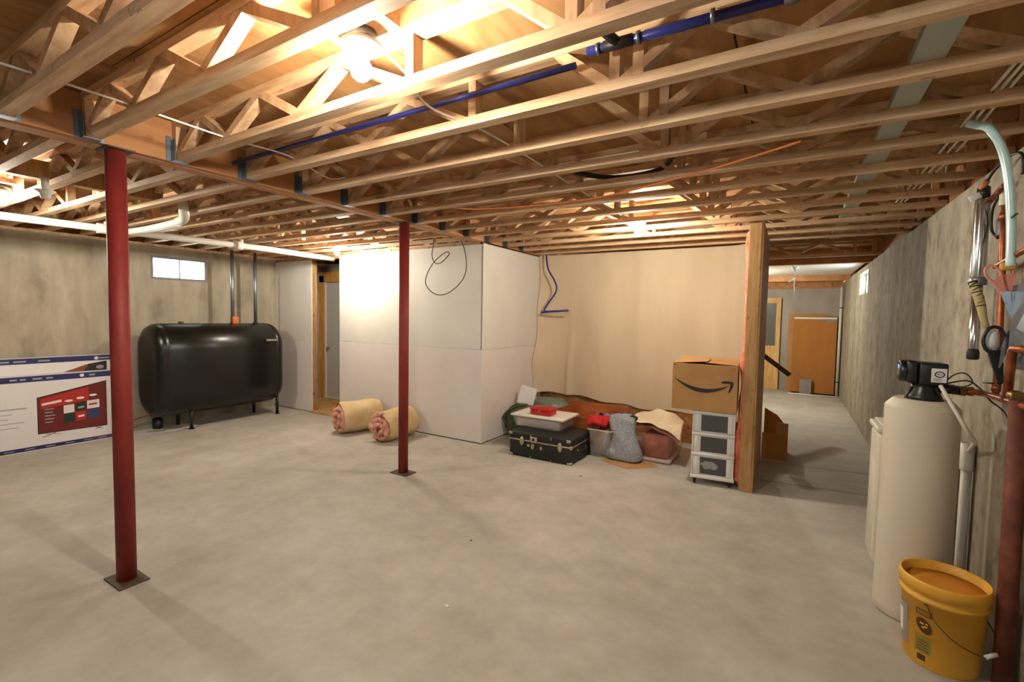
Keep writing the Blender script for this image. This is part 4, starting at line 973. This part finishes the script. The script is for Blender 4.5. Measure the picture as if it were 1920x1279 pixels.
# plumbing
pl = thing('copper_plumbing', 'copper water pipes joined along the right wall above the softener', 'plumbing', (.79, 2.8, 1.13))
obj('header_pipe', MB().tube([(.715, 2.975, 1.135), (.755, 2.93, 1.135), (.77, 2.85, 1.135), (.785, 2.60, 1.135), (.79, 2.3, 1.13)], .014, 12, res=4), 'copper', pl)
obj('riser', MB().tube([(.80, 2.92, 1.135), (.802, 2.93, 1.35), (.802, 2.95, 1.60), (.802, 2.97, 1.80), (.802, 2.985, 2.02)], .013, 12), 'copper', pl)
obj('riser', MB().tube([(.78, 2.72, 1.135), (.785, 2.72, 1.34), (.785, 2.70, 1.353), (.785, 2.55, 1.355)], .016, 12), 'copper', pl)
for z in (1.165, 1.30): obj('pipe_joint', MB().lathe([(.017, -.016), (.017, .016)], (.801, 2.925, z), 12), 'copper', pl)
for (y, z) in ((2.953, 1.63), (2.962, 1.72), (2.98, 1.94)): obj('pipe_joint', MB().lathe([(.017, -.018), (.017, .018)], (.802, y, z), 12), 'copper', pl)
obj('top_coupling', MB().lathe([(.018, -.03), (.02, -.026), (.02, .02), (.016, .024)], (.802, 2.985, 2.02), 14), 'cream', pl)
obj('cross_pipe', MB().tube([(.77, 2.93, 1.71), (.77, 2.70, 1.735), (.77, 2.45, 1.76)], .011, 10), 'copper', pl)
obj('stop_valve', MB().lathe([(.024, -.03), (.026, 0), (.024, .03)], (.79, 2.66, 1.16), 10, 'Y'), 'brass', pl)
obj('fall_pipe', MB().tube([(.785, 2.575, .0), (.785, 2.590, .6), (.785, 2.61, 1.15)], .031, 16), 'rust_pipe', loc=(.785, 2.6, 0), label='thick rusty brown pipe standing by the wall at the right edge', cat='pipe')
uv = thing('uv_filter', 'shiny steel tube water filter standing on the right wall', 'water filter', (.75, 3.22, 1.3))
obj('steel_tube', MB().lathe([(.02, 1.655), (.026, 1.665), (.0285, 1.68), (.0285, 2.045), (.026, 2.055), (.02, 2.06)], (.765, 3.13, 0), 30), 'steel_tube', uv)
obj('lower_tube', MB().lathe([(.019, 1.325), (.02, 1.335), (.02, 1.66)], (.772, 3.15, 0), 24), 'steel_tube', uv)
obj('tube_clamp', MB().lathe([(.032, 1.64), (.034, 1.645), (.034, 1.672), (.032, 1.676)], (.765, 3.13, 0), 24), 'galv', uv)
obj('end_cap', MB().lathe([(.018, 1.275), (.024, 1.28), (.024, 1.312), (.02, 1.325)], (.772, 3.15, 0), 18), 'black_rubber', uv)
obj('top_cap', MB().lathe([(.02, 2.058), (.026, 2.065), (.024, 2.11), (.012, 2.12)], (.765, 3.13, 0), 16), 'black_plastic', uv)
obj('warning_tag', MB().bbox((.705, 3.10, 2.055), (.75, 3.108, 2.085), .002, 1, rot=Matrix.Rotation(radians(-25), 3, 'Y'), piv=(.745, 3.1, 2.07)), 'label_white', uv)
obj('lamp_plug', MB().tube([(.752, 3.12, 2.10), (.768, 3.10, 2.135)], .012, 10), 'cable_orange', uv)
obj('outlet_pipe', MB().tube([(.79, 3.17, 2.03), (.795, 3.08, 2.06), (.795, 2.97, 2.08)], .012, 10, res=3), 'copper', uv)
tube_thing('black_cable', [(.768, 3.10, 2.135), (.775, 3.05, 2.165), (.785, 2.98, 2.185), (.79, 2.88, 2.19), (.795, 2.80, 2.16), (.80, 2.80, 2.08)], .0065, 'cable_black', 'black cable arching from the orange plug of the steel filter', 'cable')
tube_thing('black_cable', [(.79, 3.02, 2.04), (.79, 3.09, 1.99), (.795, 3.10, 1.90), (.80, 3.03, 1.85)], .0055, 'cable_black', 'black cable curling beside the steel filter to the small grey box', 'cable')
sb = thing('sensor_box', 'small grey box with a red light on the right wall', 'electrical box', (.81, 3.0, 1.9))
obj('box', BB((.795, 2.985, 1.86), (.829, 3.055, 1.945), .005, 2), 'galv', sb)
obj('red_light', BB((.789, 2.98, 1.925), (.796, 3.01, 1.945), .002, 1), 'red_plastic', sb)
hs = tube_thing('clear_hose', [(.60, 2.72, 2.300), (.625, 2.71, 2.283), (.66, 2.70, 2.262), (.695, 2.70, 2.20), (.718, 2.70, 2.12), (.736, 2.70, 2.01), (.746, 2.70, 1.90), (.752, 2.70, 1.80), (.756, 2.70, 1.69)], .0155, 'hose_clear', 'thick clear blue-white hose bending down from the trusses at the right', 'hose', n=18)
pb = thing('power_unit', 'dark blue power unit on the wall at the right edge', 'power unit', (.8, 2.5, 1.88))
obj('housing', BB((.755, 2.43, 1.83), (.829, 2.57, 1.93), .008, 2), 'tv_navy', pb)
obj('cord', MB().tube([(.77, 2.56, 1.83), (.775, 2.55, 1.78), (.78, 2.48, 1.72)], .006, 8, res=3), 'cable_black', pb)
obj('cable_tie', MB().tube([(.735, 2.60, 1.885), (.75, 2.74, 1.885)], .004, 6), 'cable_black', pb)
# wall plate and hanging tools
obj('wall_plate', BB((.806, 2.60, 1.27), (.829, 2.84, 1.62), .004, 1, smooth=False), 'galv', loc=(.82, 2.7, 1.4), label='grey metal plate on the wall behind the hanging scissors', cat='plate')
obj('valve_handle', MB().bbox((.752, 2.795, 1.682), (.806, 2.822, 1.718), .012, 3), 'tag_yellow', pl, label='yellow handle')
sc = thing('scissors', 'pair of scissors with pink handles hanging on the pipes', 'scissors', (.77, 2.86, 1.6))
def loop(c, rx_, rz_, tilt, n=24):
    pts = []
    for k in range(n + 1):
        a = 2*pi*k/n; x = rx_*cos(a); z = rz_*sin(a); pts.append((c[0] + x*cos(tilt) - z*sin(tilt), c[1], c[2] + x*sin(tilt) + z*cos(tilt)))
    return pts
h1 = MB().tube(loop((.741, 2.835, 1.672), .023, .037, .45), .005, 8, cap=False)
h1.prism([(.738, 1.638), (.768, 1.668), (.783, 1.600), (.778, 1.588), (.764, 1.590)], 2.830, 2.840, 'XZ')
obj('handle', h1, 'scissor_pink', sc)
h2 = MB().tube(loop((.790, 2.847, 1.672), .019, .034, -.1), .005, 8, cap=False)
h2.prism([(.771, 1.668), (.811, 1.670), (.807, 1.592), (.783, 1.596)], 2.842, 2.852, 'XZ')
obj('handle', h2, 'scissor_pink', sc)
obj('scissor_blade', MB().prism([(.766, 1.592), (.788, 1.596), (.815, 1.52), (.827, 1.444), (.825, 1.422), (.787, 1.529)], 2.831, 2.834, 'XZ'), 'blade', sc)
obj('scissor_blade', MB().prism([(.786, 1.597), (.808, 1.597), (.822, 1.506), (.826, 1.444), (.812, 1.50)], 2.843, 2.846, 'XZ'), 'blade', sc)
obj('pivot_screw', MB().lathe([(.005, 2.827), (.005, 2.849)], (.795, 0, 1.545), 12, 'Y'), 'chrome', sc)
kn = thing('knife', 'silver blade hanging behind the black ring wrench', 'knife', (.80, 2.89, 1.3))
obj('blade', MB().prism([(.786, 1.258), (.79, 1.330), (.808, 1.425), (.826, 1.421), (.816, 1.354), (.793, 1.263)], 2.862, 2.865, 'XZ'), 'blade', kn)
obj('tie', MB().tube([(.796, 2.859, 1.395), (.818, 2.859, 1.402)], .002, 6), 'cable_black', kn)
ht = thing('striped_hose', 'cream hose end wrapped in black-striped tape', 'hose', (.73, 2.98, 1.55))
HP = [(.712, 2.985, 1.652), (.722, 2.98, 1.62), (.735, 2.975, 1.575), (.746, 2.97, 1.525), (.757, 2.97, 1.47), (.768, 2.965, 1.432)]
obj('hose', MB().tube(HP, [.012, .018, .019, .017, .013, .012], 16, res=0), 'tape_cream', ht)
for k in range(9):
    t_ = .15 + k * .33; i = int(t_); fr = t_ - i; p = Vector(HP[i]).lerp(Vector(HP[i+1]), fr); dd = (Vector(HP[i+1]) - Vector(HP[i])).normalized()
    tl = Vector((.25, 0, .25)) * (1 if k % 2 else -.2); dd = (dd + tl).normalized()
    obj('stripe', MB().tube([p - dd * .0022, p + dd * .002], .0195 - .0004 * abs(k - 4), 16), 'ink', ht)
wr = thing('ring_wrench', 'black ring-shaped filter wrench hanging by the steel filter', 'wrench', (.77, 2.92, 1.3))
obj('ring', MB().tube(loop((.772, 2.885, 1.382), .034, .058, .0, 28), .0075, 10, cap=False), 'black_plastic', wr)
obj('wrench_handle', MB().prism([(.752, 1.335), (.796, 1.337), (.806, 1.28), (.811, 1.196), (.804, 1.184), (.792, 1.184), (.782, 1.23)], 2.877, 2.893, 'XZ'), 'black_plastic', wr)
blob('pale_fitting', (.770, 2.905, 1.382), (.024, .014, .05), 'label_white', None, 6, .1, loc=(.77, 2.905, 1.38), label='pale fitting seen inside the black ring wrench', cat='fitting')
tube_thing('black_cable', [(.64, 2.96, 1.165), (.70, 2.91, 1.19), (.74, 2.90, 1.16), (.77, 2.86, 1.11), (.775, 2.74, 1.09), (.78, 2.64, 1.045), (.785, 2.58, 1.08)], .0035, 'cable_black', 'thin black wire sagging under the copper header pipe', 'cable')
tube_thing('black_cable', [(.63, 2.95, 1.17), (.66, 2.92, 1.215), (.70, 2.93, 1.22), (.72, 2.92, 1.18), (.68, 2.93, 1.15)], .003, 'cable_black', 'small coil of thin black wire beside the softener head', 'cable')
obj('black_rod', MB().tube([(.76, 2.93, 1.185), (.77, 2.85, 1.19)], .004, 8), 'cable_black', loc=(.76, 2.9, 1.18), label='short black rod lying above the copper header pipe', cat='rod')

# ------------------------------------------------------------------ yellow pail
pa = thing('yellow_pail', 'yellow plastic pail with brown printed panel and wire handle', 'pail', (.605, 2.625, 0))
PX, PY = .605, 2.63
obj('pail_body', MB().lathe([(.120, .0), (.126, .008), (.1385, .285), (.146, .286), (.146, .297), (.1395, .30), (.1405, .318), (.150, .32), (.150, .362), (.146, .372), (.141, .370), (.136, .31), (.122, .012), (.01, .010)], (PX, PY, 0), 56, cap=False), 'pail_yellow', pa)
obj('pail_contents', MB().lathe([(.1345, .325), (.1345, .333), (.06, .329), (.002, .331)], (PX, PY, 0), 40), 'pail_inside', pa)
def wraplabel(mb, a0, a1, z0, z1, off, n=8):
    def f(u, v):
        a = a0 + (a1 - a0) * u; z = z0 + (z1 - z0) * v; rr = .126 + (z - .008) * (.0125 / .277) + off
        return (PX + rr * cos(a), PY + rr * sin(a), z)
    return mb.grid(f, n, 2)
VA = math.atan2(-PY, -PX) # facing the camera axis
def A_(d): return VA + radians(d)
obj('pail_print', wraplabel(MB(), A_(-36), A_(-12), .225, .25, .0012), 'pail_brown', pa)
obj('pail_print', wraplabel(MB(), A_(-36), A_(-12), .065, .135, .0010), 'pail_olive', pa)
obj('pail_print', wraplabel(MB(), A_(-32), A_(-19), .03, .055, .0012), 'pail_brown', pa)
def oval(u, v):
    a = A_(-23) + radians(12) * v * cos(2*pi*u); z = .182 + .030 * v * sin(2*pi*u) - .010 * v * cos(2*pi*u); rr = .126 + (z - .008) * (.0125 / .277) + .0014
    return (PX + rr*cos(a), PY + rr*sin(a), z)
obj('pail_print', MB().grid(oval, 24, 3), 'pail_brown', pa)
for (da, dz, ww) in ((-26, .188, 3), (-20, .178, 2.5), (-24, .172, 2), (-19, .19, 2)): obj('pail_print', wraplabel(MB(), A_(da - ww), A_(da + ww), dz, dz + .007, .0022, 3), 'pail_yellow', pa)
for k in range(4): obj('pail_print', wraplabel(MB(), A_(-34 + k), A_(-15), .075 + k * .013, .078 + k * .013, .0016), 'pail_brown', pa)
for k in range(3): obj('pail_print', wraplabel(MB(), A_(-34), A_(-15), .231 + k * .006, .233 + k * .006, .0018), 'pail_yellow', pa)
obj('pail_label', wraplabel(MB(), A_(-80), A_(-52), .06, .235, .0012), 'label_grey', pa)
obj('pail_label', wraplabel(MB(), A_(-90), A_(-66), .10, .20, .0018), 'label_white', pa)
def rimpt(d, z, rr): return (PX + rr * cos(A_(d)), PY + rr * sin(A_(d)), z)
obj('wire_handle', MB().tube([rimpt(-20, .282, .142), rimpt(-8, .235, .158), rimpt(8, .195, .168), rimpt(25, .165, .172), rimpt(45, .140, .172), rimpt(62, .135, .176), rimpt(95, .16, .17), rimpt(140, .25, .155), rimpt(160, .282, .142)], .0022, 8, res=6), 'cable_brown', pa)
obj('handle_grip', MB().tube([rimpt(50, .138, .172), rimpt(64, .150, .182)], .008, 10), 'label_white', pa)
obj('handle_ear', MB().tube([rimpt(-20, .282, .138), rimpt(-20, .282, .146)], .006, 10), 'cable_brown', pa)

# ------------------------------------------------------------------ crumbs on the floor
for (x, y, s_, mt, lab) in ((-1.415, 1.776, .012, 'label_white', 'scrap of white paper on the open floor'), (-1.716, 2.392, .007, 'ink', 'dark crumb on the open floor beyond the white scrap'),
        (-1.594, 3.93, .009, 'ink', 'dark crumb on the floor before the trunk corner'), (-1.287, 4.42, .010, 'pail_brown', 'brown chip by the floor cardboard')):
    obj('floor_scrap', MB().prism([(x - s_, y - s_*.4), (x + s_*.6, y - s_*.7), (x + s_, y + s_*.3), (x - s_*.5, y + s_*.6)], .0005, .004, 'XY'), mt, loc=(x, y, 0), label=lab, cat='scrap')
